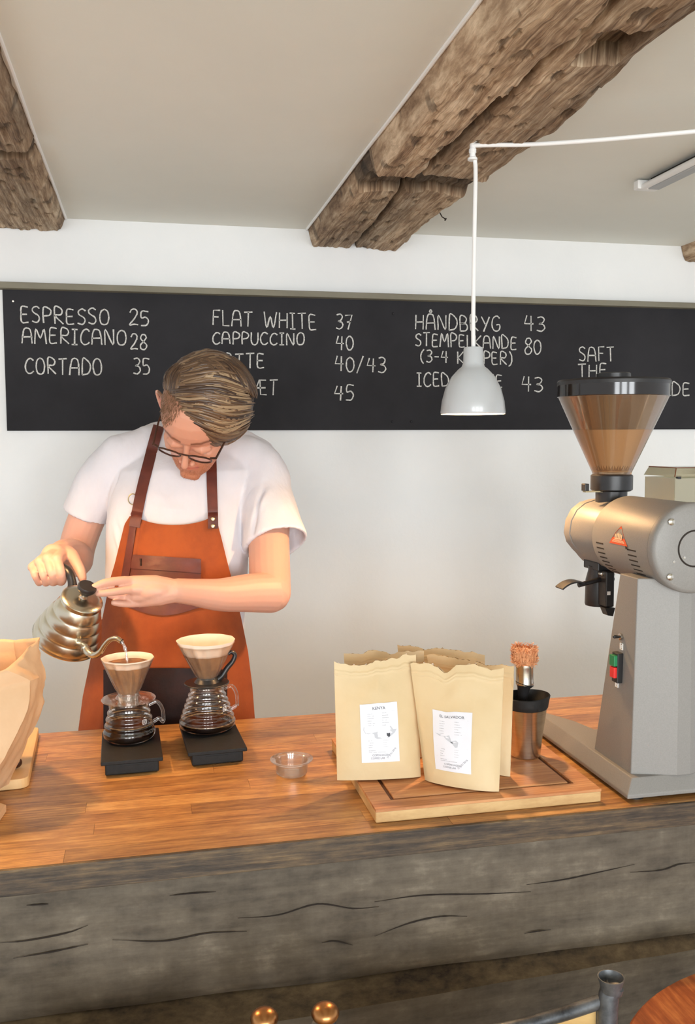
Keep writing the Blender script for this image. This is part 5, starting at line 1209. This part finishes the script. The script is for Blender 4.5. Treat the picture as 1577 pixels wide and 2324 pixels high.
# ------------------------------------------------------------------ pale tray and things at left
t0, t1 = onz(70, 1775, ZT+.012), onz(90, 1658, ZT+.012)
ex = nrm(V3(*(t1-t0)[:2], 0)); ey = V3(-ex[1], ex[0], 0); Ln = np.linalg.norm(t1-t0)+.01
ty = thing('serving_board', 'pale wooden board with rounded corners under brown paper bag', 'board', t0+ey*.12+ex*Ln/2-V3(0, 0, .012))
pts = []
for cx, cy, a0 in ((.02, .02, 180), (Ln-.012, .012, 270), (Ln-.012, .3, 0), (.02, .3, 90)):
    rr_ = .016 if cx < .05 else .01
    for k in range(6):
        a = math.radians(a0+k*18); px_, py_ = cx+rr_*math.cos(a), cy+rr_*math.sin(a)
        pts.append((px_, py_))
B3 = [V3(*(t0[:2]), ZT+.0005)+ex*p[0]+ey*p[1] for p in pts]
MB().prism(B3, (0, 0, .017)).build('board_body', m_tray, ty, smooth=False, bevel=.0015)
ck = onz(38, 1735, ZT+.024)
ckt = thing('chocolate_piece', 'dark brown roasted nugget on the pale board beside paper bag', 'food', ck-V3(0, 0, .006))
q = MB().ell(ck+V3(0, 0, .003), (.009, .012, .0085)); q.ell(ck+V3(-.012, -.012, .002), (.010, .011, .0078)); q.build('nugget', m_bean, ckt)

# ------------------------------------------------------------------ big brown paper bag
def ringpts(P, n=48):
    P = [np.array(p) for p in P]; out = []
    seg = [np.linalg.norm(P[(i+1) % len(P)]-P[i]) for i in range(len(P))]; tot = sum(seg)
    for k in range(n):
        s_ = tot*k/n; i = 0
        while s_ > seg[i]: s_ -= seg[i]; i += 1
        out.append(lerp(P[i], P[(i+1) % len(P)], s_/seg[i]))
    return out
zg = ZT+.0006
zg = ZT+.0185
bot = [onz(20, 1780, zg), onz(-60, 1822, zg), onz(-330, 1835, zg), onz(-250, 1740, zg), onz(-60, 1735, zg)]
m1 = [at(62, 1690, 1.50), at(10, 1720, 1.40), at(-330, 1740, 1.36), at(-230, 1660, 1.56), at(0, 1650, 1.58)]
m2 = [at(100, 1590, 1.51), at(58, 1620, 1.43), at(-330, 1660, 1.34), at(-230, 1560, 1.60), at(30, 1560, 1.60)]
m3 = [at(101, 1530, 1.51), at(72, 1545, 1.45), at(-330, 1640, 1.34), at(-230, 1500, 1.61), at(35, 1500, 1.60)]
top = [at(89, 1447, 1.52), at(14, 1520, 1.43), at(-330, 1640, 1.34), at(-220, 1440, 1.62), at(30, 1453, 1.61)]
kb = thing('brown_paper_bag', 'large open brown paper bag leaning in from left edge', 'bag', (bot[0]+bot[2])/2)
def corner_ring(P):
    return ringpts(P, 60)
Rg = [ringpts_ for ringpts_ in []]
def aligned(P, n=12):
    out = []
    for i in range(len(P)):
        for k in range(n): out.append(lerp(np.array(P[i]), np.array(P[(i+1) % len(P)]), k/n))
    return out
LV = [bot, m1, m2, m3, top]; RR = []
for a, b in zip(LV, LV[1:]):
    A_, B_ = aligned(a), aligned(b)
    for k in range(7):
        RR.append([lerp(p, q_, k/7) for p, q_ in zip(A_, B_)])
RR.append(aligned(top))
cen = sum(np.array(p) for p in m2)/5
RR = [[p+nrm((p-cen)*V3(1, 1, 0))*(.006*nz(i*.35+1, j*.22, 3)+.0025*nz(i*.9, j*.7, 8)) for i, p in enumerate(r_)] for j, r_ in enumerate(RR)]
bagm = MB().rings(RR, cap=False); bagm.f.append(tuple(range(60)))
bo = bagm.build('bag_body', m_kraft_b, kb, ang=35)
sd = bo.modifiers.new('s', 'SOLIDIFY'); sd.thickness = .0012
fl = onz(13, 1825, ZT+.004)
nb = thing('paper_packet', 'corner of brown paper packet on the worktop at left edge', 'packet', fl)
MB().prism([onz(14, 1826, ZT+.012), onz(-4, 1852, ZT+.012), onz(-100, 1905, ZT+.012), onz(-135, 1880, ZT+.012), onz(-6, 1820, ZT+.012)], (0, 0, -.0115)).build('packet_body', m_kraft_b, nb, smooth=False, bevel=.001)

# ------------------------------------------------------------------ foreground table and chairs
tcn = V3(.84, .83, .72)
tt = thing('cafe_table', 'orange brown round wooden table top at lower right corner', 'table', (tcn[0], tcn[1], 0))
e1 = onz(1585, 2207, .72); Rt_ = .322
MB().lathe([(0, .69), (Rt_-.004, .69), (Rt_, .694), (Rt_, .716), (Rt_-.004, .72), (0, .72)], (tcn[0], tcn[1], 0), seg=80, cap=False).build('table_top', m_table, tt)
MB().lathe([(.022, .03), (.022, .69)], (tcn[0], tcn[1], 0), seg=20).build('pedestal', m_tube, tt)
MB().lathe([(0, 0), (.2, 0), (.2, .01), (.03, .035), (0, .035)], (tcn[0], tcn[1], 0), seg=40, cap=False).build('foot_plate', m_tube, tt)
def chair(PL, PR, label, parts=True):
    PL, PR = np.array(PL), np.array(PR); ax = nrm(V3(*(PR-PL)[:2], 0)); fw = V3(ax[1], -ax[0], 0); w = np.linalg.norm((PR-PL)[:2])
    t = thing('cafe_chair', label, 'chair', ((PL+PR)/2)*V3(1, 1, 0), group='metal framed chairs in front of the counter')
    for P, s_ in ((PL, -1), (PR, 1)):
        b = V3(P[0], P[1], 0)-fw*.05+ax*s_*.01
        sdir = [b, V3(P[0], P[1], .42)+fw*.015-ax*s_*.006, V3(P[0], P[1], P[2]-.05)-ax*s_*.004, P+ax*s_*.004]
        MB().tube(catmull(sdir, 6), .0125, 14).build('back_post', m_tube, t)
        f0 = V3(P[0], P[1], 0)+fw*.40; MB().tube([f0, f0+V3(0, 0, .43)-fw*.03], .0115, 12).build('front_leg', m_tube, t)
        if (s_ < 0) or not parts: MB().ell(P+V3(0, 0, .010), (.0165, .0165, .0115)).build('ball_cap', m_copper, t)
        else:
            MB().lathe([(.0125, -.006), (.0135, .002), (.0165, .012), (.0150, .012), (.0115, .003), (0, .001)], P, seg=20, cap=False, warp=lambda r_, z, th: r_).build('open_cap', m_tube, t)
    def rl(u, v, o=0):
        sag = 4*u*(1-u); P = lerp(PL, PR, u); return V3(P[0], P[1], 0)+fw*(-.050*sag+o)+V3(0, 0, lerp(P[2]-.21, P[2]-.015-.062*sag**1, v))
    MB().grid(lambda u, v: rl(.04+.92*u, v*.96, -.002), 24, 8, th=.008).build('backrest_panel', m_ply, t)
    MB().tube([rl(u, 1.0) for u in np.linspace(.02, .98, 25)], .0085, 12).build('top_rail', m_tube, t)
    MB().tube([rl(u, 0.0) for u in np.linspace(.02, .98, 25)], .0075, 12).build('lower_rail', m_tube, t)
    c0 = V3(PL[0], PL[1], 0)
    se = MB(); se.prism([c0+fw*.01+V3(0, 0, .43), c0+ax*w+fw*.01+V3(0, 0, .43), c0+ax*(w+.01)+fw*.40+V3(0, 0, .43), c0-ax*.01+fw*.40+V3(0, 0, .43)], (0, 0, .018)); se.build('seat', m_ply, t, smooth=False, bevel=.006)
    return t
PR_ = at(1386, 2238, 1.13); PL_ = at(738, 2318, 1.06)
chair(PL_, PR_, 'grey metal chair with pale wooden back, front right before counter')
A2 = at(600, 2330, 1.06); chair(A2-nrm(PR_-PL_)*.34*V3(1, 1, 0), A2, 'second metal chair at left, only its round copper cap showing', parts=False)
